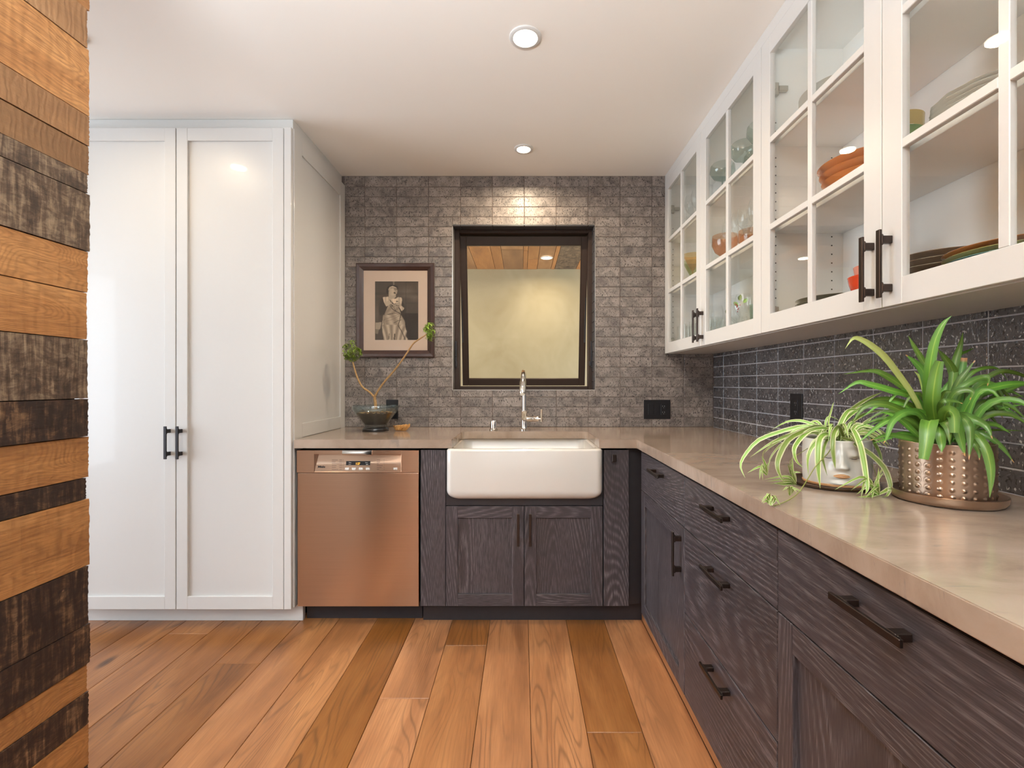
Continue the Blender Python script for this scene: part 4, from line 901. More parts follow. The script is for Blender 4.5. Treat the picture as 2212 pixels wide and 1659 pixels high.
for pl, Ys, w in [
    ([(1808, 946), (1800, 931), (1762, 919), (1731, 909), (1700, 911), (1668, 927.5)], (1.28, 1.33, 1.38), 7),
    ([(1806, 944), (1775, 925), (1731, 921), (1678, 935), (1637, 952), (1609, 983), (1599.5, 1007), (1609.6, 1032)], (1.28, 1.34, 1.36, 1.33), 9),
    ([(1806, 946), (1770, 930), (1731, 931), (1687, 947), (1659, 961), (1620, 988)], (1.28, 1.30, 1.31), 8),
    ([(1804, 942), (1770, 921), (1735.7, 931.5), (1702.8, 950), (1684, 983), (1679, 1006), (1685, 1027), (1698, 1046)], (1.26, 1.2, 1.16, 1.15), 12),
    ([(1806, 940), (1786, 925), (1754.5, 928), (1734, 942), (1718, 963), (1715.4, 978), (1721, 997), (1736, 1011)], (1.26, 1.21, 1.17, 1.17), 10),
    ([(1806, 946), (1793, 939), (1775, 945), (1754, 966), (1745, 991), (1746, 1026)], (1.26, 1.19, 1.17, 1.17), 10),
    ([(1800, 946), (1785, 937), (1770, 950), (1767, 991), (1768.5, 1025), (1772, 1055)], (1.24, 1.18, 1.155, 1.15), 13),
    ([(1804, 948), (1786, 952), (1777, 985), (1779, 999), (1787, 1028)], (1.24, 1.19, 1.19), 7),
    ([(1822, 944), (1812, 922), (1801, 937), (1798.7, 967), (1802, 996), (1804.6, 1013)], (1.24, 1.18, 1.17), 11),
    ([(1830, 948), (1841, 927), (1856, 955), (1864.6, 990), (1870.4, 1026), (1874, 1055), (1869, 1068)], (1.24, 1.17, 1.14, 1.12), 12),
    ([(1818, 946), (1835, 950), (1852, 962), (1882, 982), (1909, 1009), (1921, 1037), (1923, 1055), (1916, 1071), (1905, 1074)], (1.24, 1.18, 1.14, 1.13), 11),
    ([(1824, 944), (1850, 930), (1876, 937), (1890, 959), (1900, 979), (1904.5, 1000), (1904.5, 1026)], (1.27, 1.27, 1.24), 8),
    ([(1806, 948), (1828, 897), (1854, 874), (1883, 857), (1906, 847)], (1.3, 1.36, 1.4), 8),
    ([(1804, 948), (1810, 930), (1823, 900), (1838, 885), (1866, 888)], (1.28, 1.3, 1.32), 10),
    ([(1812, 948), (1845.7, 945), (1866, 917), (1888.6, 897)], (1.28, 1.3, 1.3), 11),
    ([(1806, 948), (1790, 916), (1796, 886), (1801, 868)], (1.32, 1.36, 1.38), 4),
    ([(1806, 948), (1784, 922), (1790, 900), (1813, 908)], (1.32, 1.36, 1.36), 4),
    ([(1804, 946), (1760, 936), (1710, 940), (1668, 962), (1650, 980)], (1.30, 1.36, 1.36), 6),
    ([(1804, 946), (1770, 935), (1728, 938), (1690, 958), (1664, 990), (1659, 1027)], (1.28, 1.26, 1.24), 5),
    ([(1804, 944), (1775, 929), (1740, 926), (1705, 931), (1655, 934)], (1.30, 1.38, 1.38), 7),
    ([(1808, 948), (1830, 935), (1858, 925), (1882, 930), (1893, 950)], (1.3, 1.34, 1.34), 7),
    ([(1806, 948), (1835, 915), (1872, 893), (1912, 885)], (1.3, 1.36, 1.4), 8),
    ([(1806, 948), (1820, 915), (1845, 890), (1880, 872), (1908, 868)], (1.3, 1.33, 1.38), 8),
    ([(1802, 950), (1788, 944), (1762, 952), (1748, 975), (1741, 985)], (1.25, 1.2, 1.19), 9)]:
    pleaf(pl, Ys, w, V, SP, n=16)
for i in range(26):
    a = random.uniform(0, 2*PI); r = random.uniform(0.05, 0.10); h = random.uniform(0.01, 0.045)
    b0 = Vector((cF[0]+0.02*math.cos(a), cF[1]+0.02*math.sin(a), cF[2]+HP-0.012)); d = Vector((math.cos(a), math.sin(a), 0))
    p1 = b0+d*r*0.4+Vector((0, 0, h+0.012)); p2 = b0+d*r*0.8+Vector((0, 0, h+0.010)); p3 = b0+d*r*1.15+Vector((0, 0, h-0.018))
    if p3.x > 1.17: continue
    leaf([b0, p1, p2, p3], random.uniform(0.006, 0.010), V, SP, n=9, facing=0.5)
def stolon(pl, Ys, r=0.0012):
    n = len(pl); pts = []
    for i, (x, y) in enumerate(pl):
        t_ = i/(n-1)*(len(Ys)-1); a = int(min(t_, len(Ys)-2)); pts.append(P2(x, y, Ys[a]+(Ys[a+1]-Ys[a])*(t_-a), 0.917))
    obj('runner', MB().tube(catmull(pts, 24), r, 7), 'stem_green', SP)
stolon([(1812, 940), (1798, 960), (1789, 978.5), (1762, 1007), (1739, 1044), (1723, 1066), (1700, 1082), (1671, 1093)], (1.25, 1.17, 1.14, 1.09, 1.05))
stolon([(1800, 940), (1740, 935), (1690, 942), (1655, 970), (1648, 985), (1655, 1018)], (1.28, 1.3, 1.27), 0.0009)
stolon([(1806, 942), (1775, 950), (1735, 975), (1712, 990), (1706, 1010), (1716, 1046)], (1.27, 1.28, 1.27), 0.0009)
stolon([(1826, 944), (1865, 965), (1882, 1000), (1893, 1030), (1898, 1064)], (1.27, 1.22, 1.17), 0.0009)
for (rt, tips, Yr) in [
    ((1666, 1092), [((1655, 1072), (1645, 1086)), ((1672, 1070), (1683, 1084)), ((1660, 1066), (1652, 1078)), ((1668, 1072), (1663, 1085)), ((1676, 1078), (1686, 1092)), ((1655, 1082), (1648, 1087))], 1.065),
    ((1706, 1070), [((1702, 1052), (1690, 1060)), ((1711, 1052), (1722, 1064)), ((1706, 1055), (1703, 1048)), ((1716, 1055), (1733, 1062))], 1.10),
    ((1719, 1046), [((1700, 1035), (1655, 1040)), ((1698, 1028), (1650, 1036)), ((1702, 1040), (1662, 1046)), ((1708, 1020), (1701, 1000)), ((1713, 1025), (1706, 994)), ((1712, 1016), (1712, 985)), ((1716, 1020), (1730, 1021)), ((1690, 1046), (1672, 1044)), ((1704, 1030), (1680, 1030))], 1.27),
    ((1656, 1026), [((1640, 1008), (1614, 1022)), ((1645, 1004), (1648, 1038)), ((1655, 1008), (1660, 1000)), ((1643, 1015), (1641, 1036)), ((1652, 1000), (1645, 985))], 1.27),
    ((1898, 1068), [((1860, 1030), (1803, 1058)), ((1872, 1034), (1838, 1060)), ((1868, 1040), (1860, 1076)), ((1893, 1052), (1866, 1078)), ((1886, 1060), (1884, 1077)), ((1893, 1040), (1908, 1022)), ((1896, 1045), (1898, 1010)), ((1925, 1056), (1966, 1070)), ((1880, 1072), (1850, 1074)), ((1895, 1035), (1905, 1012)), ((1878, 1048), (1850, 1068))], 1.15)]:
    for md, tp in tips:
        pleaf([rt, ((rt[0]+md[0])/2, (rt[1]+md[1])/2-1), md, tp], (Yr, Yr-0.01, Yr-0.02), 6 if rt[0] != 1898 else 7.5, V, SP, n=10)
# ------------------------------------------------------------------ bronze planter with green plant
cB = (0.982, 1.10, 0.9145)
tag(obj('plant_saucer', MB().lathe([(0.0, 0.0), (0.094, 0.0), (0.100, 0.003), (0.1045, 0.010), (0.1055, 0.0215), (0.1025, 0.0225), (0.0985, 0.011), (0.092, 0.006), (0.0, 0.0055)], cB, 64), 'pot_bronze'), 'round raised bronze saucer under the studded bronze planter', 'saucer')
BP = thing('bronze_planter', 'hammered bronze planter with rows of raised studs', 'planter', (cB[0], cB[1], cB[2]+0.006))
HB = 0.131; NC = 26; NR = 7
def studs(th, z):
    k = round(th/(2*PI/NC)); da = (th-k*2*PI/NC)*0.086; r = (z-0.016)/0.0162; j = round(r)
    fac = 0.0
    if j < 0 or j >= NR: return fac
    dz = (r-j)*0.0162; d = math.hypot(da, dz); return fac+0.0022*math.exp(-(d/0.0030)**2)-0.0003*math.exp(-((d-0.0058)/0.0015)**2)
cP = (cB[0], cB[1], cB[2]+0.006)
pr = [(0.079, 0.0), (0.0845, 0.002)]+[(0.0852+0.0008*k/84, 0.004+(HB-0.006)*k/84) for k in range(85)]+[(0.0855, HB), (0.082, HB), (0.081, HB-0.02)]
obj('pot', MB().lathe(pr, cP, 312, True, False, lambda th, z: studs(th, z) if 0.006 < z < HB-0.004 else 0), 'pot_bronze', BP, auto=80)
obj('soil', MB().lathe([(0.0812, HB-0.016), (0.04, HB-0.011), (0.0, HB-0.008)], cP, 40), 'soil', BP)
GP = thing('strap_leaf_plant', 'bushy green strap leaved plant with browned tips in the bronze planter', 'plant', (cB[0], cB[1], cP[2]+HB-0.01))
L_, T_, Pz = 'leaf', 'leaf_tip', 'leaf_light'
for pl, Ys, w, m, bl in [
    ([(2028, 955), (2010, 905), (2004, 850), (2009, 790), (2019.6, 737), (2037, 700), (2056, 682)], (1.09, 1.05, 1.03), 19, L_, 0),
    ([(2030, 955), (2018, 900), (2015, 860), (2022, 808), (2030, 780)], (1.08, 1.04, 1.03), 27, L_, 1),
    ([(2015, 950), (1977, 862), (1940, 808), (1910, 770), (1880, 745), (1854, 731), (1840, 733), (1826, 753)], (1.09, 1.06, 1.06), 13, Pz, 0),
    ([(2025, 950), (2004, 805), (1998, 787), (1976, 751), (1962, 725)], (1.12, 1.14), 12, L_, 0),
    ([(2018, 950), (2010, 880), (1997, 810), (1977, 783), (1956, 766)], (1.11, 1.12), 16, T_, 0),
    ([(2045, 950), (2063, 850), (2058, 802), (2042, 775), (2024, 752)], (1.12, 1.13), 17, L_, 0),
    ([(2050, 950), (2052, 880), (2060, 805), (2066, 775), (2075, 745), (2080, 718)], (1.12, 1.13), 15, L_, 0),
    ([(2050, 950), (2060, 850), (2069, 775), (2087, 760), (2104, 752)], (1.14, 1.15), 8, L_, 0),
    ([(2050, 955), (2062, 900), (2069, 850), (2076, 810), (2082, 773)], (1.11, 1.12), 21, T_, 1),
    ([(2040, 955), (2048, 890), (2060, 850), (2072, 822), (2090, 799), (2107, 778)], (1.09, 1.06), 13, T_, 0),
    ([(2055, 955), (2066, 880), (2083, 826), (2105, 802), (2135, 794), (2158, 799), (2178, 824)], (1.12, 1.10, 1.09), 9, L_, 0),
    ([(2060, 955), (2090, 850), (2142, 810), (2172, 802), (2212, 812), (2240, 830)], (1.12, 1.08, 1.07), 11, L_, 0),
    ([(2045, 955), (2050, 890), (2063, 850), (2098, 824), (2128, 814), (2136, 818), (2133, 834)], (1.09, 1.06, 1.04), 14, T_, 0),
    ([(2060, 955), (2083, 888), (2112, 850), (2165, 833), (2212, 829), (2240, 838)], (1.1, 1.06, 1.04), 18, L_, 0),
    ([(2060, 955), (2114, 888), (2142, 862), (2180, 842), (2216, 830)], (1.11, 1.10, 1.08), 12, L_, 0),
    ([(2045, 950), (2048, 885), (2062, 850), (2090, 842), (2101, 848), (2095, 864)], (1.07, 1.03, 1.01), 14, T_, 0),
    ([(2060, 955), (2097, 905), (2123, 898), (2165, 882), (2214, 873)], (1.1, 1.08, 1.06), 12, L_, 0),
    ([(2060, 955), (2089, 904), (2137, 883), (2180, 862), (2214, 853)], (1.12, 1.12, 1.08), 12, L_, 0),
    ([(2065, 955), (2101, 933), (2152, 929), (2213, 931)], (1.1, 1.08, 1.07), 6, L_, 0),
    ([(2050, 952), (2073, 900), (2101, 905), (2130, 921), (2144, 948)], (1.08, 1.02, 0.99), 17, T_, 0),
    ([(2060, 955), (2101, 933), (2137, 945), (2166, 968), (2191, 1000)], (1.1, 1.06, 1.04), 12, T_, 0),
    ([(2065, 955), (2100, 935), (2126, 963), (2138, 1000), (2141, 1036), (2138, 1075)], (1.04, 0.985, 0.97, 0.965), 18, L_, 0),
    ([(2022, 935), (2012, 908), (2005, 922), (2001, 955), (1995, 992)], (1.06, 1.0, 0.985, 0.98), 30, L_, 1),
    ([(2040, 940), (2030, 912), (2030, 932), (2034, 960), (2034, 977)], (1.06, 1.0, 0.99), 20, L_, 0),
    ([(2044, 940), (2036, 912), (2048, 926), (2052, 960)], (1.05, 0.99, 0.98), 16, L_, 0),
    ([(2050, 945), (2050, 895), (2062, 905), (2075, 950), (2085, 986)], (1.05, 0.99, 0.98), 22, T_, 0),
    ([(2058, 945), (2072, 901), (2092, 918), (2096, 950), (2093, 993)], (1.06, 1.0, 0.985), 17, T_, 0),
    ([(2062, 955), (2085, 940), (2104, 958), (2114, 975), (2116, 994)], (1.05, 0.99, 0.985), 12, T_, 0),
    ([(2015, 950), (1992, 900), (1968, 889), (1948, 894), (1927, 912), (1917, 940), (1909, 958)], (1.07, 1.02, 0.99), 15, T_, 0),
    ([(2020, 950), (2012, 908), (1992, 893), (1965, 890), (1930, 902), (1890, 926), (1853, 958)], (1.08, 1.05, 1.05), 16, L_, 0),
    ([(2015, 952), (1980, 866), (1923, 843), (1880, 831), (1851, 826), (1811, 851)], (1.1, 1.1, 1.12), 14, L_, 0),
    ([(2015, 952), (1985, 880), (1960, 843), (1909, 809), (1880, 801), (1823, 808)], (1.12, 1.13, 1.15), 14, L_, 0),
    ([(2012, 952), (1980, 886), (1937, 866), (1894, 863), (1851, 880)], (1.12, 1.14, 1.15), 13, L_, 0),
    ([(2010, 952), (1989, 906), (1951, 889), (1909, 873), (1866, 880), (1836, 922)], (1.08, 1.06, 1.08), 16, L_, 0),
    ([(2012, 955), (1989, 946), (1951, 911), (1925, 895), (1900, 890)], (1.07, 1.04, 1.04), 12, L_, 0),
    ([(2010, 956), (1980, 951), (1923, 940), (1880, 951)], (1.06, 1.02, 1.01), 13, T_, 0),
    ([(2010, 956), (1990, 945), (1950, 936), (1915, 948), (1885, 958)], (1.12, 1.14, 1.15), 9, L_, 0),
    ([(2020, 950), (2003, 870), (1990, 820), (1975, 802)], (1.12, 1.14), 9, Pz, 0),
    ([(2040, 950), (2030, 880), (2040, 845), (2052, 820)], (1.13, 1.14), 15, L_, 0),
    ([(2040, 952), (2030, 892), (2036, 868), (2060, 866), (2080, 872)], (1.05, 1.0, 0.99), 11, T_, 0),
    ([(2032, 948), (2026, 890), (2040, 850), (2058, 846)], (1.10, 1.06, 1.04), 13, L_, 0),
    ([(2045, 950), (2040, 905), (2048, 888), (2060, 897), (2062, 935)], (1.03, 0.985, 0.975), 26, L_, 1),
    ([(2060, 955), (2095, 880), (2130, 850), (2180, 845), (2213, 860)], (1.13, 1.12, 1.08), 11, L_, 0),
    ([(2060, 955), (2110, 900), (2150, 880), (2190, 895), (2213, 915)], (1.12, 1.11, 1.08), 11, L_, 0)]:
    pleaf(pl, Ys, w, m, GP, n=16, blunt=bool(bl))
for i in range(34):
    a = random.uniform(0, 2*PI); r = random.uniform(0.06, 0.15); h = random.uniform(0.03, 0.13)
    b0 = Vector((cB[0]+0.025*math.cos(a), cB[1]+0.025*math.sin(a), cP[2]+HB-0.012)); d = Vector((math.cos(a), math.sin(a), 0))
    p1 = b0+d*r*0.35+Vector((0, 0, h)); p2 = b0+d*r*0.75+Vector((0, 0, h*1.15)); p3 = b0+d*r*1.1+Vector((0, 0, h*0.75))
    if max(p1.x, p2.x, p3.x) > 1.18 or (d.y < -0.3 and d.x < 0.4): continue
    leaf([b0, p1, p2, p3], random.uniform(0.009, 0.016), random.choice([L_, L_, T_]), GP, n=10, facing=0.5)
# ------------------------------------------------------------------ glass bowl with umbrella tree
cG = (P(811, 900, 2.74).x, 2.745, 0.9145)
BG = thing('bowl_planter', 'footed clear glass bowl of dark soil holding a small forked tree', 'planter', cG)
hB = 0.146
pr = [(0.0, 0.004), (0.069, 0.0), (0.0745, 0.004), (0.0745, 0.014), (0.063, 0.021), (0.066, 0.035), (0.085, 0.065), (0.112, 0.098), (0.127, 0.118), (0.1315, 0.135), (0.1285, hB)]
inn = [(0.1255, hB), (0.1275, 0.135), (0.123, 0.118), (0.108, 0.098), (0.081, 0.065), (0.062, 0.037), (0.0, 0.030)]
obj('glass', MB().lathe(pr+inn, cG, 72), 'bowl_glass', BG, auto=60)
obj('foot', MB().lathe([(0.0, 0.001), (0.0735, 0.0015), (0.0735, 0.0125), (0.062, 0.019), (0.0, 0.020)], (cG[0], cG[1], cG[2]), 48), 'black', BG)
obj('soil', MB().lathe([(0.0, 0.0315), (0.061, 0.0385), (0.080, 0.066), (0.1065, 0.0985), (0.1075, 0.102), (0.06, 0.106), (0.0, 0.108)], cG, 60), 'soil', BG)
mb = MB()
for i in range(70):
    a = random.uniform(0, 2*PI); r = random.uniform(0.02, 0.103); s = random.uniform(0.002, 0.006); x, y = cG[0]+r*math.cos(a), cG[1]+r*math.sin(a); z = cG[2]+0.1035
    mb.box(x-s, x+s, y-s*0.7, y+s*0.7, z, z+s*0.8, s*0.25)
obj('bark_chips', mb, 'bark', BG)['kind'] = 'stuff'
UT = thing('umbrella_tree', 'little umbrella tree with forked bare stems and two leafy heads', 'plant', (cG[0], cG[1], cG[2]+0.10))
Yt = 2.735
def trunk(pl, Ys, r0, r1, nm='stem'):
    n = len(pl); pts = []
    for i, (x, y) in enumerate(pl): pts.append(P(x, y, Ys[0]+(Ys[1]-Ys[0])*i/(n-1)))
    cs = catmull(pts, 22); rr = [(r0+(r1-r0)*i/22)*(1.0+0.10*math.sin(i*2.3)) for i in range(23)]
    obj(nm, MB().tube(cs, rr, 10), 'bark', UT)
trunk([(811.5, 884), (811, 872), (809.5, 862), (808.5, 855)], (Yt, Yt), 0.0088, 0.0080, 'trunk')
trunk([(809, 858), (797, 846), (783, 836), (773, 818), (767, 800), (762, 782)], (Yt, 2.70), 0.0062, 0.0042)
trunk([(809, 858), (818, 842), (831, 824), (852, 800), (870, 776), (882, 758), (893, 742), (905, 733), (922, 722)], (Yt, 2.66), 0.0062, 0.0036)
def head(cx, cy, rx, ry, Y, nl, seedv):
    rnd = random.Random(seedv); mb = MB(); uvs = []; c = P(cx, cy, Y); sx, sz = rx*Y/F, ry*Y/F
    stems = MB()
    for i in range(nl):
        while True:
            u = Vector((rnd.uniform(-1, 1), rnd.uniform(-1, 1), rnd.uniform(-1, 1)))
            if 0.25 < u.length < 1: break
        h = c+Vector((u.x*sx, u.y*sx*0.8, u.z*sz)); ax = (u+Vector((0, -0.5, 0.3))).normalized()
        s1 = ax.orthogonal().normalized(); s2 = ax.cross(s1); n7 = rnd.choice([6, 7, 8]); ph = rnd.uniform(0, 6)
        stems.tube([c+Vector((0, 0, -sz*0.5))*0.6, (c+h)/2, h], 0.0008, 5)
        ll = rnd.uniform(0.022, 0.032)
        for k in range(n7):
            a = ph+2*PI*k/n7; d = s1*math.cos(a)+s2*math.sin(a)
            leaf([h, h+d*ll*0.5+ax*0.003, h+d*ll-ax*0.007], rnd.uniform(0.0085, 0.0115), 'leaflet', None, mb=mb, uvs=uvs, n=5, facing=0.0, w0=0.15)
    finish_leaf('foliage', mb, uvs, 'leaflet', UT)
    obj('leaf_stalks', stems, 'stem_green', UT)
head(760, 758, 21, 22, 2.70, 26, 4); head(929, 716, 11, 17, 2.66, 15, 9)
# dried husk dish
hc = (P(868, 925, 2.73).x, 2.735, 0.9145); rr_ = random.Random(5)
mb = MB(); rings = []
for j, (r, z) in enumerate([(0.004, 0.001), (0.022, 0.001), (0.034, 0.010), (0.043, 0.021), (0.047, 0.033), (0.041, 0.031), (0.034, 0.020), (0.02, 0.009), (0.003, 0.008)]):
    rings.append([(hc[0]+r*math.cos(2*PI*i/40)*(1+0.09*rr_.uniform(-1, 1)), hc[1]+r*0.75*math.sin(2*PI*i/40)*(1+0.09*rr_.uniform(-1, 1)), hc[2]+z+(0.004*rr_.uniform(-1, 1)+0.004*math.cos(2*PI*i/40) if j > 1 else 0)) for i in range(40)])
mb.loft(rings, True, True); tag(obj('dried_husk', mb, 'husk', smooth=False), 'small golden dried husk lying on the worktop beside the glass bowl', 'ornament')
# ------------------------------------------------------------------ china and glass in the cupboards
S1, S2, S3 = 1.3965, 1.7615, 2.0825
def plate(r, h, c, m, seg=44, name='plate', flute=0):
    pr = [(0, 0), (r*0.55, 0), (r*0.62, h*0.25), (r*0.95, h*0.85), (r, h), (r*0.985, h+0.0015), (r*0.93, h*0.85+0.003), (r*0.6, h*0.25+0.003), (0, 0.0035)]
    return obj(name, MB().lathe(pr, c, seg, disp=(lambda th, z: flute*math.cos(th*14)) if flute else None), m)
def stack(c, n, r, h, dz, ms, label, group, name='plate', cat='plate', flute=0):
    for i in range(n):
        o = plate(r[i] if isinstance(r, list) else r, h, (c[0]+random.uniform(-.002, .002), c[1]+random.uniform(-.002, .002), c[2]+dz*i), ms[i % len(ms)], name=name, flute=flute)
        pos = ['lowest', 'second', 'third', 'fourth', 'fifth', 'sixth', 'seventh', 'eighth'][i] if i < n-1 or n == 1 else 'topmost'
        tag(o, label % pos, cat, group)
def bowl(c, r, h, m, label, group=None, cat='bowl', rb=0.45, name='bowl'):
    pr = [(0, 0), (r*rb, 0), (r*rb, h*0.06), (r*0.75, h*0.35), (r*0.95, h*0.8), (r, h), (r*0.97, h), (r*0.91, h*0.8), (r*0.70, h*0.38), (r*rb*0.8, h*0.12), (0, h*0.1)]
    return tag(obj(name, MB().lathe(pr, c, 44), m), label, cat, group)
# cabinet above the plants
stack((1.052, 1.56, S3), 5, 0.125, 0.022, 0.010, ['ceramic_white'], 'pale plate above the orange dishes on the top shelf, %s of its pile', 'plates on the top shelf')
stack((1.056, 1.45, S2), 3, [0.122, 0.127, 0.132], 0.052, 0.022, ['ceramic_orange', 'ceramic_orange', 'ceramic_orange'], 'orange baking dish on the middle shelf, %s of three nested', 'orange dishes on the middle shelf', 'serving_dish', 'dish')
stack((1.045, 1.588, S1), 5, 0.116, 0.014, 0.0145, ['ceramic_dark', 'ceramic_dark', 'ceramic_dark', 'ceramic_dark', 'nickel'], 'dark flat platter on the bottom shelf beside the red bowl, %s', 'dark platters on the bottom shelf', 'platter')
bowl((1.045, 1.395, S1), 0.074, 0.105, 'ceramic_red', 'bright red bowl on the bottom shelf behind the door handles')
bowl((1.048, 1.395, S1+0.03), 0.062, 0.105, 'ceramic_pink', 'pink bowl nested inside the bright red bowl')
bowl((1.052, 1.392, S1+0.075), 0.052, 0.105, 'ceramic_cream', 'cream bowl nested on top of the pink bowl')
bwl = thing('two_tone_bowl', 'small mustard and green banded bowl left of the white fluted plates', 'bowl', (0.985, 1.245, S2))
obj('rim_band', MB().lathe([(0.0545, 0.076), (0.0555, 0.112), (0.053, 0.112), (0.052, 0.078)], (0.985, 1.245, S2), 40), 'ceramic_gold', bwl)
obj('body', MB().lathe([(0, 0), (0.034, 0), (0.040, 0.01), (0.050, 0.04), (0.0545, 0.0755), (0.052, 0.0755), (0.045, 0.04), (0, 0.012)], (0.985, 1.245, S2), 40), 'ceramic_green', bwl)
stack((1.055, 1.04, S2), 5, 0.125, 0.020, 0.0095, ['ceramic_white'], 'white fluted plate beside the green banded bowl, %s of its pile', 'white fluted plates', flute=0.0022)
stack((1.075, 1.222, S1), 7, 0.095, 0.016, 0.0165, ['ceramic_beige'], 'beige plate on the bottom shelf behind coloured plates, %s of pile', 'beige plates on the bottom shelf')
stack((1.052, 0.99, S1), 6, 0.132, 0.020, 0.0105, ['ceramic_dark', 'ceramic_brown', 'ceramic_dark', 'ceramic_teal', 'ceramic_olive', 'ceramic_brown'], 'dinner plate at the right of the bottom shelf, %s of pile', 'coloured dinner plates')
stack((1.06, 0.735, S2), 4, 0.115, 0.022, 0.012, ['ceramic_beige'], 'beige plate at the right edge of the middle shelf, %s of pile', 'beige plates at the right edge')
# glassware cabinet
def stemware(c, prof, stem_h, foot, m, label, group, name='wine_glass', seg=26):
    pr = [(foot, 0.0), (foot, 0.0015), (0.005, 0.006), (0.0035, 0.012), (0.0035, stem_h)]+[(r, stem_h+z) for r, z in prof]
    return tag(obj(name, MB().lathe(pr, c, seg, True), m), label, 'glass', group)
wine = [(0.015, 0.008), (0.030, 0.030), (0.036, 0.055), (0.034, 0.080), (0.028, 0.105)]
tum = lambda c, r, h, m, lab, grp: tag(obj('tumbler', MB().lathe([(0, 0.001), (r*0.86, 0.001), (r*0.88, 0.004), (r, h), (r-0.002, h), (r*0.84, 0.009), (0, 0.009)], c, 22), m), lab, 'glass', grp)
# repeats: one mesh per kind, copied
ORD = ['first', 'second', 'third', 'fourth', 'fifth', 'sixth', 'seventh', 'eighth', 'ninth']
def copies(o, spots, label):
    allp = [tuple(o.location)]+list(spots); front = sorted([p for p in allp if p[0] < 1.0], key=lambda p: -p[1]); mid = sorted([p for p in allp if 1.0 <= p[0] < 1.08], key=lambda p: -p[1]); back = sorted([p for p in allp if p[0] >= 1.08], key=lambda p: -p[1])
    def lab(p):
        for nm, L_ in (('front row', front), ('middle row', mid), ('back row', back)):
            for i, q in enumerate(L_):
                if abs(q[0]-p[0])+abs(q[1]-p[1]) < 1e-4: return label+', '+nm+', '+ORD[i]+' from window wall'
    o['label'] = lab(allp[0])
    for (x, y, z) in spots:
        d = o.copy(); COL.objects.link(d); d.location = (x, y, z+0.0); d['label'] = lab((x, y))
g1 = 'clear tumblers on the bottom shelf'; lb1 = 'clear tall tumbler on bottom shelf'
o = tum((0.965, 2.86, S1), 0.031, 0.135, 'clear', lb1, g1)
copies(o, [(x, y, S1) for x in (0.965, 1.035, 1.105) for y in (2.86, 2.79, 2.72, 2.65, 2.58, 2.51, 2.44)][1:], lb1)
g2_ = 'stemmed glasses on the bottom shelf'; lb2 = 'stemmed glass near the holly bowl'
o = stemware((0.955, 2.34, S1), wine, 0.07, 0.032, 'clear', lb2, g2_)
copies(o, [(0.955, 2.05, S1), (1.04, 2.345, S1), (1.04, 2.10, S1), (1.145, 2.345, S1), (1.145, 2.27, S1), (1.145, 2.19, S1), (1.145, 2.11, S1), (1.05, 2.02, S1), (1.14, 2.02, S1)], lb2)
HBc = (1.035, 2.225, S1)
hb = thing('holly_bowl', 'clear footed glass bowl decorated with green holly leaves and red berries', 'bowl', HBc)
obj('glass', MB().lathe([(0.035, 0), (0.035, 0.003), (0.012, 0.012), (0.012, 0.05), (0.035, 0.07), (0.058, 0.105), (0.066, 0.15), (0.060, 0.20), (0.058, 0.20), (0.064, 0.15), (0.056, 0.107), (0.02, 0.07)], HBc, 36), 'clear', hb)
def onhb(a, z, off=0.001): return Vector((HBc[0]+(0.066+off)*math.cos(a), HBc[1]+(0.066+off)*math.sin(a), HBc[2]+z))
for a, z, dx, dz in ((4.05, 0.170, 0.10, 0.022), (4.0, 0.145, -0.32, 0.018), (3.2, 0.172, -0.22, 0.020), (3.15, 0.145, -0.35, -0.026), (4.3, 0.158, 0.28, 0.016)):
    p0 = onhb(a, z); p1 = onhb(a+dx*0.5, z+dz*0.6, 0.004); p2 = onhb(a+dx, z+dz*1.2)
    leaf([p0, p1, p2], 0.017, 'leaflet', hb, name='holly_leaf', n=6, facing=0.9, w0=0.2)
for (a0, zz) in ((3.95, 0.145), (3.3, 0.150)):
    for i in range(11):
        p = onhb(a0+random.uniform(-0.16, 0.16), zz+random.uniform(-0.028, 0.012), 0.003); obj('berry', MB().lathe([(0.0, -0.003), (0.0022, -0.002), (0.003, 0), (0.0022, 0.002), (0.0, 0.003)], p, 8), 'berry', hb)
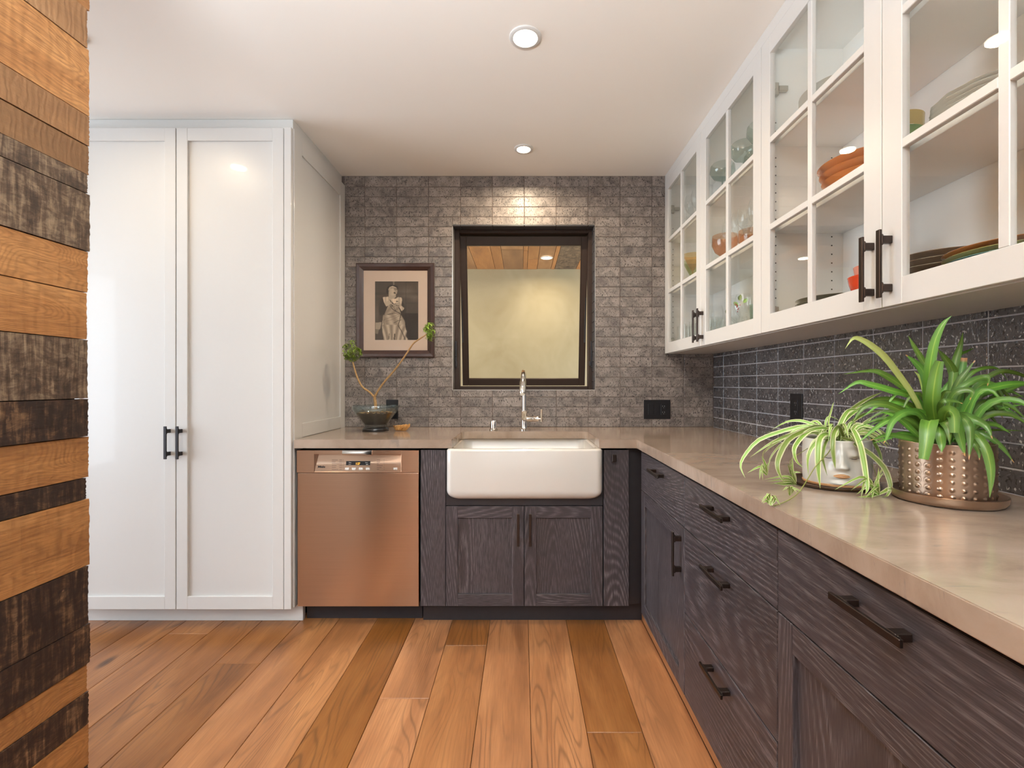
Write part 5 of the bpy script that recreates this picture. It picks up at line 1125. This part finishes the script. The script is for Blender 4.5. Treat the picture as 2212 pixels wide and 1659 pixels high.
tum((0.975, 1.955, S1), 0.036, 0.115, 'teal', 'teal glass tumbler on the bottom shelf, left of the two', 'teal tumblers'); tum((0.990, 1.872, S1), 0.036, 0.125, 'teal', 'teal glass tumbler on the bottom shelf beside the door edge', 'teal tumblers')
cone = [(0.010, 0.006), (0.030, 0.045), (0.058, 0.098)]
stemware((0.995, 2.77, S2), cone, 0.08, 0.036, 'orange_glass', 'orange conical cocktail glass on the middle shelf', None, 'cocktail_glass')
stemware((1.035, 2.89, S2), cone, 0.07, 0.036, 'green_glass', 'green conical cocktail glass behind the orange one', None, 'cocktail_glass')
stemware((0.995, 2.33, S2), [(0.012, 0.004), (0.045, 0.030), (0.060, 0.065), (0.058, 0.110)], 0.04, 0.04, 'amber', 'amber glass goblet on the middle shelf, nearest the door seam', None, 'goblet', 34)
stemware((1.09, 2.25, S2), [(0.012, 0.004), (0.045, 0.030), (0.062, 0.065), (0.060, 0.110)], 0.04, 0.04, 'amber', 'amber glass goblet at the back of the middle shelf', None, 'goblet', 34)
lb3 = 'wine glass on middle shelf'
o = stemware((0.965, 2.20, S2), wine, 0.08, 0.034, 'clear', lb3, 'wine glasses on the middle shelf')
copies(o, [(0.970, 2.12, S2), (1.04, 2.16, S2), (0.962, 2.04, S2), (1.04, 2.05, S2), (0.97, 1.96, S2), (1.05, 1.95, S2), (0.97, 1.88, S2)], lb3)
lb4 = 'wine glass on top shelf'
o = stemware((0.985, 2.83, S3), wine, 0.08, 0.034, 'clear', lb4, 'wine glasses on the top shelf')
copies(o, [(0.975, 2.74, S3), (0.98, 2.65, S3), (1.06, 2.78, S3), (1.06, 2.69, S3)], lb4)
coupe = [(0.010, 0.004), (0.040, 0.018), (0.058, 0.045), (0.056, 0.075), (0.046, 0.088)]
for (x, y, lab) in ((0.975, 2.31, 'sage green glass goblet on the top shelf, nearest the door seam'), (0.985, 2.11, 'sage green glass goblet on the top shelf, second from the door seam'), (0.985, 1.95, 'sage green glass goblet on the top shelf, third from the door seam'), (1.09, 2.20, 'sage green glass goblet at the back of the top shelf')):
    stemware((x, y, S3), coupe, 0.085, 0.038, 'sage', lab, 'sage green goblets', 'goblet', 34)
